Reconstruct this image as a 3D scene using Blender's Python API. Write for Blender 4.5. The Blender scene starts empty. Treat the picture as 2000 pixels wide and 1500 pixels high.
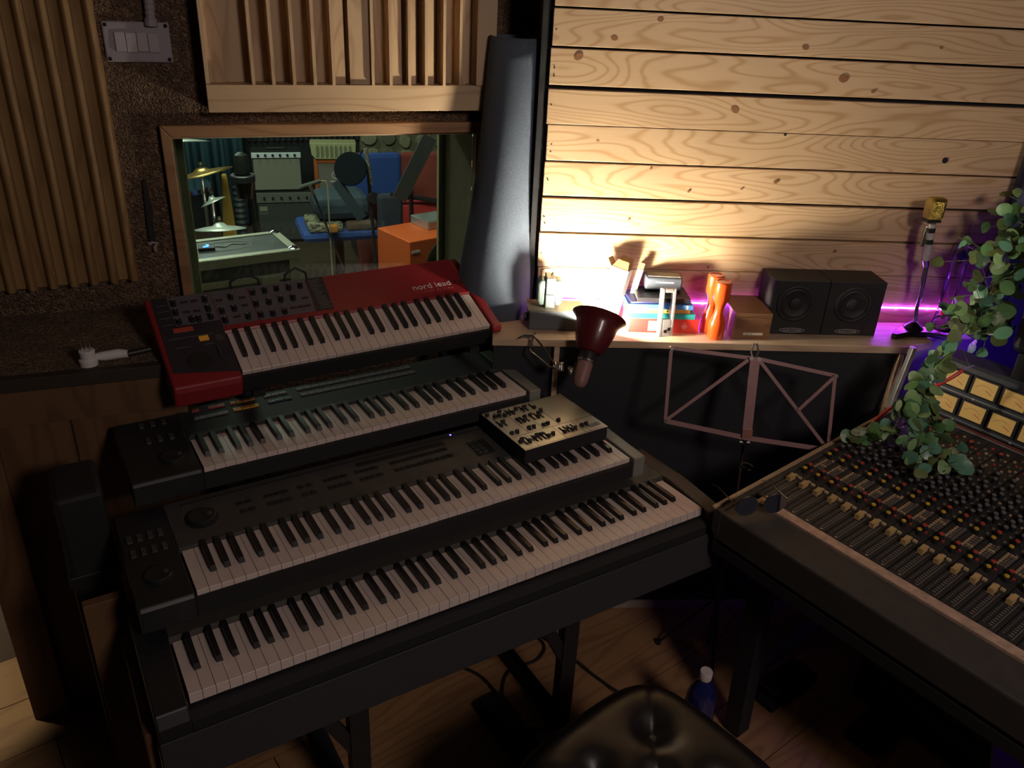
import bpy, bmesh, math, random
from mathutils import Vector, Matrix, Euler
random.seed(7)
S = bpy.context.scene
COL = S.collection
R = math.radians
PI = math.pi

# ------------------------------------------------------------------ camera, world, large lights, exposure
CAM_H = 1.88
cd = bpy.data.cameras.new('camera'); cam = bpy.data.objects.new('camera', cd); COL.objects.link(cam)
cd.sensor_width = 36.0; cd.lens = 1590.0 * 36.0 / 2000.0; cd.clip_start = 0.02; cd.clip_end = 60
right = Vector((0.99871, 0.02274, 0.04535)); up = Vector((-0.05073, 0.44765, 0.89277)); fwd = Vector((0, 0.89392, -0.44823))
cam.matrix_world = Matrix(((right.x, up.x, -fwd.x, 0), (right.y, up.y, -fwd.y, 0), (right.z, up.z, -fwd.z, CAM_H), (0, 0, 0, 1)))
S.camera = cam
w = bpy.data.worlds.new('world'); S.world = w; w.use_nodes = True
w.node_tree.nodes['Background'].inputs[0].default_value = (0.10, 0.08, 0.09, 1)
w.node_tree.nodes['Background'].inputs[1].default_value = 0.1
S.view_settings.view_transform = 'Standard'; S.view_settings.look = 'None'
S.view_settings.exposure = 0.0; S.view_settings.gamma = 1.0; S.view_settings.use_curve_mapping = False

def light(name, kind, loc, power, col, target=None, size=0.1, size_y=None, spot=None):
    d = bpy.data.lights.new(name, kind); o = bpy.data.objects.new(name, d); COL.objects.link(o)
    o.location = loc; d.energy = power; d.color = col
    if kind == 'AREA':
        d.shape = 'RECTANGLE' if size_y else 'DISK'; d.size = size
        if size_y: d.size_y = size_y
    else: d.shadow_soft_size = size
    if kind == 'SPOT': d.spot_size = R(spot); d.spot_blend = 0.12
    if target is not None:
        o.rotation_euler = (Vector(target) - Vector(loc)).to_track_quat('-Z', 'Y').to_euler()
    return o
# added warm fill light for the control room, unseen behind the camera
light('control_room_fill_light', 'AREA', (1.35, -0.55, 2.45), 20, (1.0, 0.81, 0.74), (0.95, 1.7, 0.7), 0.5)
# the live room's ceiling tube, then an added fill light for the window reveal
light('live_room_tube_lamp', 'AREA', (-1.15, 3.25, 2.52), 62, (1.0, 0.95, 0.80), (-1.2, 3.9, 0), 1.6, 0.4)
light('live_room_far_fill_light', 'AREA', (-2.3, 5.2, 2.52), 26, (1.0, 0.95, 0.80), (-1.6, 4.6, 0), 1.0, 0.3)
# the lit corridor beyond the left end of the wall
light('corridor_lamp', 'SPOT', (-2.35, 1.75, 2.2), 85, (1.0, 0.88, 0.58), (-2.10, 1.86, 0), 0.05, spot=45)

# ------------------------------------------------------------------ frames
HW = R(21.5); PW = Vector((-0.2, 2.42, 0))        # window wall: x along the wall, y into the live room
HP = R(4.3);  PP = Vector((0.0, 2.265, 0))        # plank wall: x along, y behind the planks
HK = R(32.44)                                     # keyboards
HC = R(-52);  PC = Vector((0.507, 1.63, 0.76))    # console
MW = Matrix.Translation(PW) @ Matrix.Rotation(HW, 4, 'Z')
MP = Matrix.Translation(PP) @ Matrix.Rotation(HP, 4, 'Z')
SHZ = 0.98

# ------------------------------------------------------------------ mesh helpers
class MB:
    def __init__(s): s.v = []; s.f = []; s.m = []; s.mi = 0
    def add(s, vs, fs):
        n = len(s.v); s.v += [tuple(v) for v in vs]; s.f += [tuple(i + n for i in f) for f in fs]; s.m += [s.mi] * len(fs); return s
    def box(s, x0, x1, y0, y1, z0, z1, M=None):
        vs = [(x, y, z) for z in (z0, z1) for y in (y0, y1) for x in (x0, x1)]
        if M is not None: vs = [M @ Vector(v) for v in vs]
        return s.add(vs, [(0, 2, 3, 1), (4, 5, 7, 6), (0, 1, 5, 4), (2, 6, 7, 3), (0, 4, 6, 2), (1, 3, 7, 5)])
    def prism(s, prof, x0, x1, axis='x'):
        n = len(prof); mk = {'x': lambda t, a, b: (t, a, b), 'y': lambda t, a, b: (a, t, b), 'z': lambda t, a, b: (a, b, t)}[axis]
        vs = [mk(x0, *p) for p in prof] + [mk(x1, *p) for p in prof]
        fs = [tuple(range(n)), tuple(range(2 * n - 1, n - 1, -1))] + [(i, i + n, (i + 1) % n + n, (i + 1) % n) for i in range(n)]
        return s.add(vs, fs)
    def ring(s, c, ax, r, n, ref=None):
        ax = Vector(ax).normalized(); a = ax.orthogonal().normalized() if ref is None else (Vector(ref) - ax * ax.dot(Vector(ref))).normalized(); b = ax.cross(a)
        return [Vector(c) + a * (r * math.cos(2 * PI * i / n)) + b * (r * math.sin(2 * PI * i / n)) for i in range(n)]
    def lathe(s, prof, c=(0, 0, 0), ax=(0, 0, 1), n=20, cap=True):
        c = Vector(c); ax = Vector(ax).normalized(); vs = []; fs = []
        for r, h in prof: vs += s.ring(c + ax * h, ax, max(r, 1e-5), n)
        for k in range(len(prof) - 1):
            for i in range(n): fs.append((k * n + i, k * n + (i + 1) % n, (k + 1) * n + (i + 1) % n, (k + 1) * n + i))
        if cap: fs += [tuple(range(n - 1, -1, -1)), tuple(range((len(prof) - 1) * n, len(prof) * n))]
        return s.add(vs, fs)
    def cyl(s, p0, p1, r0, r1=None, n=12):
        p0, p1 = Vector(p0), Vector(p1); return s.lathe([(r0, 0), (r0 if r1 is None else r1, (p1 - p0).length)], p0, p1 - p0, n)
    def tube(s, pts, r, n=7):
        pts = [Vector(p) for p in pts]; vs = []; fs = []; ref = None
        for i, p in enumerate(pts):
            d = (pts[min(i + 1, len(pts) - 1)] - pts[max(i - 1, 0)])
            if d.length < 1e-9: d = Vector((0, 0, 1))
            d.normalize()
            if ref is None or (ref - d * d.dot(ref)).length < 1e-3: ref = d.orthogonal()
            ref = (ref - d * d.dot(ref)).normalized(); rr = r[i] if isinstance(r, (list, tuple)) else r
            vs += s.ring(p, d, rr, n, ref)
        for k in range(len(pts) - 1):
            for i in range(n): fs.append((k * n + i, k * n + (i + 1) % n, (k + 1) * n + (i + 1) % n, (k + 1) * n + i))
        fs += [tuple(range(n - 1, -1, -1)), tuple(range((len(pts) - 1) * n, len(pts) * n))]
        return s.add(vs, fs)
    def bar(s, p0, p1, wx, wy, side=(0, 1, 0)):
        p0, p1 = Vector(p0), Vector(p1); d = (p1 - p0).normalized(); b = Vector(side); b = (b - d * d.dot(b)).normalized(); a = d.cross(b)
        vs = [p + a * (sx * wx / 2) + b * (sy * wy / 2) for p in (p0, p1) for sx, sy in ((-1, -1), (1, -1), (1, 1), (-1, 1))]
        return s.add(vs, [(3, 2, 1, 0), (4, 5, 6, 7)] + [(i, (i + 1) % 4, (i + 1) % 4 + 4, i + 4) for i in range(4)])
    def mesh(s, name, mats, smooth=False):
        me = bpy.data.meshes.new(name); me.from_pydata(s.v, [], s.f)
        for m in (mats if isinstance(mats, (list, tuple)) else [mats]): me.materials.append(m)
        for p, i in zip(me.polygons, s.m): p.material_index = i
        bm = bmesh.new(); bm.from_mesh(me); bmesh.ops.recalc_face_normals(bm, faces=bm.faces); bm.to_mesh(me); bm.free()
        if smooth:
            for p in me.polygons: p.use_smooth = True
            me.set_sharp_from_angle(angle=R(38))
        return me
    def build(s, name, mats, parent=None, smooth=False, bevel=0, M=None):
        o = bpy.data.objects.new(name, s.mesh(name, mats, smooth)); COL.objects.link(o)
        if parent is not None: o.parent = parent
        if M is not None: o.matrix_local = M
        if bevel:
            b = o.modifiers.new('bevel', 'BEVEL'); b.width = bevel; b.segments = 2; b.limit_method = 'ANGLE'; b.angle_limit = R(40)
        return o
def link(name, me, parent=None, loc=(0, 0, 0), rot=None, M=None):
    o = bpy.data.objects.new(name, me); COL.objects.link(o)
    if parent is not None: o.parent = parent
    if M is not None: o.matrix_local = M
    else:
        o.location = loc
        if rot: o.rotation_euler = rot
    return o
def tag(o, label, cat, group=None):
    o['label'] = label; o['category'] = cat
    if group: o['group'] = group
    return o
def thing(name, label, cat, loc=(0, 0, 0), rotz=0, group=None, M=None):
    o = bpy.data.objects.new(name, None); COL.objects.link(o); o.empty_display_size = 0.05
    if M is not None: o.matrix_world = M
    else: o.location = loc; o.rotation_euler = (0, 0, rotz)
    return tag(o, label, cat, group)
def struct(o): o['kind'] = 'structure'; return o
def stuff(o): o['kind'] = 'stuff'; return o
def onshelf(s, v, z=0.0, rz=0.0): return MP @ Matrix.Translation((s, -v, SHZ + z)) @ Matrix.Rotation(rz, 4, 'Z')
def text(name, body, size, mat, parent, M, ext=0.0006, shear=0, space=1.0, align='LEFT', sx=1.0):
    cu = bpy.data.curves.new(name, 'FONT'); cu.body = body; cu.size = size; cu.extrude = ext; cu.shear = shear; cu.space_character = space; cu.align_x = align
    t = bpy.data.objects.new('tmp', cu); COL.objects.link(t); bpy.context.view_layer.update()
    me = bpy.data.meshes.new_from_object(t.evaluated_get(bpy.context.evaluated_depsgraph_get())); bpy.data.objects.remove(t)
    me.name = name; me.materials.clear(); me.materials.append(mat)
    return link(name, me, parent, M=M @ Matrix.Diagonal((sx, 1, 1, 1)))
FRONT = Matrix.Rotation(R(90), 4, 'X')     # text lying in XY stood up to face -Y

# ------------------------------------------------------------------ materials
def nodes(name):
    m = bpy.data.materials.new(name); m.use_nodes = True; nt = m.node_tree; return m, nt, nt.nodes['Principled BSDF']
def N(nt, t, **kw):
    n = nt.nodes.new(t)
    for k, v in kw.items(): setattr(n, k, v)
    return n
def mat(name, col, rough=0.5, metal=0, var=0.15, scale=60, bump=0, emis=None, es=0, spec=0.5, trans=0, coat=0, sheen=0):
    m, nt, b = nodes(name); L = nt.links.new
    tc = N(nt, 'ShaderNodeTexCoord'); no = N(nt, 'ShaderNodeTexNoise'); no.inputs['Scale'].default_value = scale; no.inputs['Detail'].default_value = 4
    L(tc.outputs['Object'], no.inputs['Vector'])
    if var:
        mx = N(nt, 'ShaderNodeMix', data_type='RGBA'); mx.inputs[6].default_value = (*[c * (1 - var) for c in col], 1); mx.inputs[7].default_value = (*[min(1, c * (1 + var)) for c in col], 1)
        L(no.outputs[0], mx.inputs[0]); L(mx.outputs[2], b.inputs['Base Color'])
    else: b.inputs['Base Color'].default_value = (*col, 1)
    b.inputs['Roughness'].default_value = rough; b.inputs['Metallic'].default_value = metal; b.inputs['Specular IOR Level'].default_value = spec
    if bump:
        bp = N(nt, 'ShaderNodeBump'); bp.inputs['Strength'].default_value = bump; bp.inputs['Distance'].default_value = 0.002; L(no.outputs[0], bp.inputs['Height']); L(bp.outputs[0], b.inputs['Normal'])
    if emis: b.inputs['Emission Color'].default_value = (*emis, 1); b.inputs['Emission Strength'].default_value = es
    if trans: b.inputs['Transmission Weight'].default_value = trans
    if coat: b.inputs['Coat Weight'].default_value = coat
    if sheen: b.inputs['Sheen Weight'].default_value = sheen
    return m
def wood(name, c1, c2, axis='x', k=1.0, rings=26, rough=0.5, knots=False, contrast=1.0):
    m, nt, b = nodes(name); L = nt.links.new
    tc = N(nt, 'ShaderNodeTexCoord'); oi = N(nt, 'ShaderNodeObjectInfo'); ad = N(nt, 'ShaderNodeVectorMath', operation='ADD'); sc = N(nt, 'ShaderNodeVectorMath', operation='SCALE')
    cmb = N(nt, 'ShaderNodeCombineXYZ'); cmb.inputs[0].default_value = 7; cmb.inputs[1].default_value = 13; cmb.inputs[2].default_value = 29
    L(cmb.outputs[0], sc.inputs[0]); L(oi.outputs['Random'], sc.inputs['Scale']); L(tc.outputs['Object'], ad.inputs[0]); L(sc.outputs[0], ad.inputs[1])
    mp = N(nt, 'ShaderNodeMapping'); s = {'x': (1.1, 7, 7), 'y': (7, 1.1, 7), 'z': (7, 7, 1.1)}[axis]; mp.inputs['Scale'].default_value = [q * k for q in s]; L(ad.outputs[0], mp.inputs[0])
    n1 = N(nt, 'ShaderNodeTexNoise'); n1.inputs['Scale'].default_value = 1.6; n1.inputs['Detail'].default_value = 1.2; n1.inputs['Roughness'].default_value = 0.35; L(mp.outputs[0], n1.inputs['Vector'])
    mu = N(nt, 'ShaderNodeMath', operation='MULTIPLY'); mu.inputs[1].default_value = rings * 2.6; L(n1.outputs[0], mu.inputs[0])
    si = N(nt, 'ShaderNodeMath', operation='SINE'); L(mu.outputs[0], si.inputs[0])
    mr = N(nt, 'ShaderNodeMapRange'); mr.inputs[1].default_value = -1; mr.inputs[2].default_value = 1; L(si.outputs[0], mr.inputs[0])
    pw = N(nt, 'ShaderNodeMath', operation='POWER'); pw.inputs[1].default_value = 5.0; L(mr.outputs[0], pw.inputs[0])
    mp2 = N(nt, 'ShaderNodeMapping'); s2 = {'x': (3, 160, 160), 'y': (160, 3, 160), 'z': (160, 160, 3)}[axis]; mp2.inputs['Scale'].default_value = s2; L(ad.outputs[0], mp2.inputs[0])
    n2 = N(nt, 'ShaderNodeTexNoise'); n2.inputs['Scale'].default_value = 1.5; n2.inputs['Detail'].default_value = 3; L(mp2.outputs[0], n2.inputs['Vector'])
    n3 = N(nt, 'ShaderNodeTexNoise'); n3.inputs['Scale'].default_value = 4; L(ad.outputs[0], n3.inputs['Vector'])
    f1 = N(nt, 'ShaderNodeMath', operation='MULTIPLY'); f1.inputs[1].default_value = 0.62 * contrast; L(pw.outputs[0], f1.inputs[0])
    f2 = N(nt, 'ShaderNodeMath', operation='MULTIPLY_ADD'); f2.inputs[1].default_value = 0.35 * contrast; L(n2.outputs[0], f2.inputs[0]); L(f1.outputs[0], f2.inputs[2])
    mx = N(nt, 'ShaderNodeMix', data_type='RGBA'); mx.inputs[6].default_value = (*c1, 1); mx.inputs[7].default_value = (*c2, 1); L(f2.outputs[0], mx.inputs[0])
    hv = N(nt, 'ShaderNodeHueSaturation'); vr = N(nt, 'ShaderNodeMapRange'); vr.inputs[3].default_value = 0.8; vr.inputs[4].default_value = 1.18; L(n3.outputs[0], vr.inputs[0]); L(vr.outputs[0], hv.inputs['Value'])
    L(mx.outputs[2], hv.inputs['Color'])
    L(hv.outputs[0], b.inputs['Base Color']); b.inputs['Roughness'].default_value = rough
    bp = N(nt, 'ShaderNodeBump'); bp.inputs['Strength'].default_value = 0.15; bp.inputs['Distance'].default_value = 0.001; L(f2.outputs[0], bp.inputs['Height']); L(bp.outputs[0], b.inputs['Normal'])
    return m
def granular(name, c1, c2, scale=150):
    m, nt, b = nodes(name); L = nt.links.new
    tc = N(nt, 'ShaderNodeTexCoord'); vo = N(nt, 'ShaderNodeTexVoronoi'); vo.inputs['Scale'].default_value = scale
    no = N(nt, 'ShaderNodeTexNoise'); no.inputs['Scale'].default_value = 14; no.inputs['Detail'].default_value = 4
    dn = N(nt, 'ShaderNodeTexNoise'); dn.inputs['Scale'].default_value = 60; sc = N(nt, 'ShaderNodeVectorMath', operation='SCALE'); sc.inputs['Scale'].default_value = 0.03; ad = N(nt, 'ShaderNodeVectorMath', operation='ADD')
    L(tc.outputs['Object'], dn.inputs['Vector']); L(dn.outputs['Color'], sc.inputs[0]); L(tc.outputs['Object'], ad.inputs[0]); L(sc.outputs[0], ad.inputs[1])
    L(ad.outputs[0], vo.inputs['Vector']); L(tc.outputs['Object'], no.inputs['Vector'])
    sx = N(nt, 'ShaderNodeSeparateColor'); L(vo.outputs['Color'], sx.inputs[0])
    mx = N(nt, 'ShaderNodeMix', data_type='RGBA'); mx.inputs[6].default_value = (*c1, 1); mx.inputs[7].default_value = (*c2, 1); L(sx.outputs[0], mx.inputs[0])
    hv = N(nt, 'ShaderNodeHueSaturation'); vr = N(nt, 'ShaderNodeMapRange'); vr.inputs[3].default_value = 0.5; vr.inputs[4].default_value = 1.5; L(no.outputs[0], vr.inputs[0]); L(vr.outputs[0], hv.inputs['Value']); L(mx.outputs[2], hv.inputs['Color'])
    L(hv.outputs[0], b.inputs['Base Color']); b.inputs['Roughness'].default_value = 0.95
    bp = N(nt, 'ShaderNodeBump'); bp.inputs['Strength'].default_value = 1.0; bp.inputs['Distance'].default_value = 0.012; bp.invert = True; L(vo.outputs['Distance'], bp.inputs['Height']); L(bp.outputs[0], b.inputs['Normal'])
    return m
def glass(name, tint=(1, 1, 1), refl=1.0, rough=0.0):
    m, nt, b = nodes(name); nt.nodes.remove(b); L = nt.links.new; out = nt.nodes['Material Output']
    t = N(nt, 'ShaderNodeBsdfTransparent'); t.inputs[0].default_value = (*tint, 1); g = N(nt, 'ShaderNodeBsdfGlossy'); g.inputs['Roughness'].default_value = rough
    fr = N(nt, 'ShaderNodeFresnel'); fr.inputs[0].default_value = 1.45; mu = N(nt, 'ShaderNodeMath', operation='MULTIPLY'); mu.inputs[1].default_value = refl; mx = N(nt, 'ShaderNodeMixShader')
    L(fr.outputs[0], mu.inputs[0]); L(mu.outputs[0], mx.inputs[0]); L(t.outputs[0], mx.inputs[1]); L(g.outputs[0], mx.inputs[2]); L(mx.outputs[0], out.inputs[0])
    return m

PINE = wood('pine_plank', (0.66, 0.47, 0.285), (0.45, 0.265, 0.12), 'x', 1.0, 46, 0.45)
PINE_Z = wood('pine_upright', (0.58, 0.41, 0.24), (0.43, 0.27, 0.14), 'z', 1.0, 20, 0.5)
PINE_X = wood('pine_rail', (0.58, 0.41, 0.24), (0.43, 0.27, 0.14), 'x', 1.0, 20, 0.5)
MOULD = wood('moulding_wood', (0.33, 0.205, 0.085), (0.23, 0.135, 0.05), 'z', 1.0, 16, 0.45)
SHELFW = wood('shelf_board', (0.62, 0.46, 0.31), (0.46, 0.31, 0.19), 'x', 1.0, 18, 0.5)
FRAMEW = wood('window_frame_wood', (0.36, 0.20, 0.09), (0.24, 0.12, 0.05), 'x', 1.0, 18, 0.5)
REVEAL = mat('window_reveal_board', (0.46, 0.36, 0.23), 0.7, var=0.2, scale=20)
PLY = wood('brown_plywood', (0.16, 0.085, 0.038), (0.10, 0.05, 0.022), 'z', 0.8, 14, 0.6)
PARQ = wood('floor_board_wood', (0.34, 0.19, 0.085), (0.22, 0.11, 0.045), 'x', 1.0, 16, 0.5)
CIGAR = wood('walnut_box_wood', (0.26, 0.125, 0.06), (0.16, 0.07, 0.03), 'x', 2.0, 14, 0.45)
KNOT = mat('knot_wood', (0.27, 0.12, 0.045), 0.6, var=0.5, scale=220)
DARKHOLE = mat('dark_hole', (0.008, 0.006, 0.005), 0.9, var=0)
BACKING = mat('black_backing_cloth', (0.012, 0.012, 0.014), 0.95, var=0.2)
CORK = granular('brown_sprayed_wall', (0.14, 0.085, 0.05), (0.30, 0.20, 0.125))
FELT = mat('grey_felt', (0.10, 0.125, 0.165), 0.95, var=0.55, scale=420, bump=0.5, spec=0.2)
BLACK = mat('black_plastic', (0.016, 0.0165, 0.018), 0.45, var=0.2, scale=120)
BLACKM = mat('black_matt', (0.011, 0.011, 0.0125), 0.7, var=0.3, scale=90)
DGREY = mat('dark_grey_panel', (0.055, 0.053, 0.050), 0.62, var=0.2, scale=80)
DGREY2 = mat('charcoal_panel', (0.026, 0.027, 0.027), 0.62, var=0.2, scale=80)
KEYW = mat('key_white', (0.66, 0.555, 0.50), 0.35, var=0.05, scale=30)
KEYB = mat('key_black', (0.012, 0.012, 0.013), 0.42, var=0.1)
RED = mat('red_lacquer', (0.27, 0.018, 0.024), 0.36, var=0.08, scale=20)
PANELG = mat('grey_purple_panel', (0.115, 0.105, 0.125), 0.5, var=0.15)
PANELD = mat('dark_slate_panel', (0.028, 0.026, 0.034), 0.45, var=0.15)
PRINT = mat('white_print', (0.55, 0.5, 0.5), 0.6, var=0.05)
PRINTD = mat('dark_print', (0.02, 0.018, 0.018), 0.6, var=0)
SILVER = mat('brushed_silver', (0.42, 0.40, 0.33), 0.38, metal=0.7, var=0.1, scale=200)
STEEL = mat('bare_steel', (0.6, 0.58, 0.54), 0.25, metal=1, var=0.1)
CHROME = mat('chrome', (0.8, 0.8, 0.82), 0.12, metal=1, var=0.03)
ALU = mat('aluminium', (0.55, 0.56, 0.57), 0.4, metal=0.8, var=0.1)
LEATHER = mat('black_leather', (0.014, 0.012, 0.010), 0.36, var=0.3, scale=160, bump=0.12, spec=0.6)
ORANGE = mat('orange_gloss', (0.78, 0.085, 0.012), 0.25, var=0.05, coat=0.6)
WHITEP = mat('white_plastic', (0.72, 0.70, 0.68), 0.4, var=0.04)
CARD = mat('white_card', (0.62, 0.59, 0.54), 0.7, var=0.04)
CARDIN = mat('brown_card_inside', (0.62, 0.38, 0.16), 0.8, var=0.1)

# ------------------------------------------------------------------ the setting
floor = struct(MB().box(-4.2, 3.2, -1.6, 7.6, -0.08, -0.012).build('floor', mat('sub_floor', (0.05, 0.028, 0.014), 0.8, var=0.3, scale=8)))
bw, bl = 0.19, 1.35
pm = MB().box(0, bl - 0.003, 0, bw - 0.003, -0.014, 0).mesh('floor_board', PARQ)
FM = Matrix.Rotation(R(38), 4, 'Z')
k = 0
for r_ in range(-9, 12):
    for c_ in range(-2, 3):
        p = FM @ Vector((c_ * bl + (r_ % 3) * 0.45, r_ * bw, 0)); ctr = FM @ Vector((c_ * bl + (r_ % 3) * 0.45 + bl / 2, r_ * bw + bw / 2, 0))
        if -2.4 < ctr.x < 2.2 and 0.55 < ctr.y < 2.75:
            o = link('floor_board', pm, floor, M=Matrix.Translation((p.x, p.y, 0)) @ FM)
ceil = struct(MB().box(-4.2, 3.2, -1.7, 7.6, 2.62, 2.70).build('ceiling', mat('dark_ceiling', (0.05, 0.04, 0.035), 0.9)))
DARKWALL = mat('dark_wall_paint', (0.060, 0.045, 0.038), 0.9, var=0.2, scale=5)
struct(MB().box(-4.2, 3.2, -1.7, -1.6, -0.02, 2.62).build('wall_behind', DARKWALL))
struct(MB().box(2.35, 2.45, -1.6, 2.55, -0.02, 2.62).build('wall_right', DARKWALL))
struct(MB().box(-3.1, -3.0, -1.6, 2.6, -0.02, 2.62).build('wall_left', DARKWALL))

# window wall with an opening
OX0, OX1, OZ0, OZ1 = -0.775, 0.075, 0.88, 1.475
wm = MB()
wm.box(-1.36, OX0, 0, 0.34, -0.01, 2.62); wm.box(OX1, 1.9, 0, 0.34, -0.01, 2.62); wm.box(OX0, OX1, 0, 0.34, OZ1, 2.62); wm.box(OX0, OX1, 0, 0.34, -0.01, OZ0)
wwall = struct(wm.build('wall_window', CORK, M=MW))
win = struct(MB().box(OX0, OX0 + 0.012, 0, 0.34, OZ0, OZ1).box(OX1 - 0.012, OX1, 0, 0.34, OZ0, OZ1).box(OX0 + .012, OX1 - .012, 0, 0.34, OZ0, OZ0 + 0.012).box(OX0 + .012, OX1 - .012, 0, 0.34, OZ1 - 0.012, OZ1).build('window_1', REVEAL, M=MW))
fr = 0.026
for nm, pr_, ax in (('frame_top', [(OX0 - 0.012, OZ1 + fr), (OX1 + .04, OZ1 + fr), (OX1 + .04 - fr, OZ1 - 0.004), (OX0 - 0.012 + fr, OZ1 - 0.004)], 'y'), ('frame_side', [(OX0 - 0.012, OZ1 + fr), (OX0 - 0.012 + fr, OZ1 - 0.004), (OX0 - 0.012 + fr, OZ0), (OX0 - 0.012, OZ0)], 'y'), ('frame_side', [(OX1 + .014, OZ1), (OX1 + .04, OZ1 + fr), (OX1 + .04, OZ0), (OX1 + 0.014, OZ0)], 'y'), ('frame_bottom', [(OX0 - 0.012, OZ0 - fr), (OX1 + .04, OZ0 - fr), (OX1 + .04, OZ0), (OX0 - 0.012, OZ0)], 'y')):
    MB().prism(pr_, -0.028, 0.0, ax).build(nm, FRAMEW, win, bevel=0.003)
GL = glass('window_glass', (0.86, 0.93, 0.90), 1.1)
for y in (0.03, 0.315): MB().box(OX0 + .012, OX1 - .012, y, y + 0.006, OZ0 + .012, OZ1 - .012).build('pane', GL, win)
RS = mat('rear_stop_wood', (0.26, 0.20, 0.11), 0.6)
for x0, x1, z0, z1 in ((OX0 + .012, OX0 + .034, OZ0 + .012, OZ1 - .012), (OX1 - .034, OX1 - .012, OZ0 + .012, OZ1 - .012), (OX0 + .034, OX1 - .034, OZ0 + .012, OZ0 + .034)):
    MB().box(x0, x1, 0.322, 0.345, z0, z1).build('rear_stop', RS, win, bevel=0.002)

# plank wall
pback = struct(MB().box(0.045, 1.62, 0.02, 0.06, 0.0, 2.62).build('wall_planks', BACKING, M=MP))
zb = [0.962, 1.0315, 1.128, 1.2305, 1.3315, 1.430, 1.528, 1.6225, 1.7205, 1.8140, 1.912, 2.008, 2.105, 2.2, 2.298, 2.395, 2.49, 2.61]
gaps = {1.128: .0016, 1.528: .0012, 1.6225: .0105, 1.3315: .0072, 1.7205: .0062, 1.2305: .0052, 1.430: .0052, 1.0315: .002, 1.8140: .0045}
nail = MB().lathe([(0.0022, 0), (0.0022, 0.0008)], ax=(0, -1, 0), n=8).mesh('nail', DARKHOLE)
planks = []
for i in range(len(zb) - 1):
    z0 = zb[i] + gaps.get(zb[i], 0.005) / 2; z1 = zb[i + 1] - gaps.get(zb[i + 1], 0.005) / 2
    x0 = 0.058 + random.uniform(-.002, .003)
    p = MB().box(0, 1.56 - x0, random.uniform(-.0015, 0.001), 0.0185, 0, z1 - z0).build('plank', PINE, pback, bevel=0.0015, M=Matrix.Translation((x0, 0, z0)))
    planks.append((z0, z1, p, x0))
    link('nail', nail, p, loc=(0.011 + random.uniform(-.003, .003), -0.0012, (z1 - z0) * random.uniform(.4, .6)))
    if i % 2: link('nail', nail, p, loc=(0.012, -0.0012, (z1 - z0) * .25))
def onplank(z):
    for z0, z1, p, x0 in planks:
        if z0 <= z <= z1: return p, x0, z0
    return planks[0][2], planks[0][3], planks[0][0]
for s, z, rr in ((.333, 1.797, .0075), (.219, 1.748, .0085), (.13, 1.7, .011), (.725, 1.747, .0085), (.844, 1.674, .012), (.564, 1.585, .011), (1.09, 1.761, .005), (.934, 1.645, .0055), (.714, 1.395, .006), (.355, 1.42, .003), (.47, 1.36, .004), (.62, 1.372, .003), (.31, 1.275, .004), (.93, 1.20, .005), (.56, 1.14, .0035), (.2, 1.49, .004), (1.07, 1.1, .006)):
    p, x0, z0 = onplank(z)
    MB().lathe([(rr, 0), (rr * .93, 0.0007), (rr * .5, 0.0009), (0.0001, 0.0006)], ax=(0, -1, 0), n=14).build('knot', KNOT, p, smooth=True, M=Matrix.Translation((s - x0, -0.0012, z - z0)) @ Matrix.Rotation(random.uniform(-.6, .6), 4, 'Y') @ Matrix.Diagonal((1.15, 1, .85, 1)))
for s, z, rr in ((.715, 1.5245, .004), (1.186, 1.471, .0085)):
    p, x0, z0 = onplank(min(z, 1.527) if z > 1.5 else z)
    MB().lathe([(rr, 0), (rr, 0.0012)], ax=(0, -1, 0), n=16).build('knot_hole', DARKHOLE, p, M=Matrix.Translation((s - x0, -0.0012, z - z0)))
MB().box(0.03, 0.045, -0.01, 0.07, 0.99, 2.62).build('edge_batten', BACKING, pback)

# shelf and the black cabinet front below it
sh = MB().prism([(-0.075, -0.19), (1.125, -0.19), (1.215, -0.145), (1.215, -0.002), (0.052, -0.002), (0.028, 0.0), (0.028, 0.19), (-0.075, 0.145)], SHZ - 0.022, SHZ, 'z').build('shelf_board', SHELFW, bevel=0.002, M=MP)
tag(sh, 'long pine shelf board under the plank wall carrying the small speakers', 'shelf')
CABK = mat('black_painted_panel', (.020, .0215, .026), .6, var=.15, scale=200, bump=.05)
cab = thing('cabinet_front', 'black panelled cabinet front under the pine shelf with bare wood edges', 'cabinet', M=MP)
MB().box(-0.07, 0.098, -0.172, -0.155, 0.0, SHZ - .024).build('panel', CABK, cab)
MB().box(0.116, 1.098, -0.172, -0.155, 0.0, SHZ - .024).build('panel', CABK, cab)
MB().box(0.099, 0.115, -0.190, -0.150, 0.0, SHZ - .023).build('batten', SHELFW, cab, bevel=0.002)
MB().box(1.099, 1.115, -0.190, -0.004, 0.0, SHZ - .023).build('side_edge', SHELFW, cab, bevel=0.002)
MB().box(-0.07, 1.098, -0.178, -0.172, 0.0, 0.03).build('skirting', mat('pale_skirting', (.42, .36, .27), .6), cab)

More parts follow.
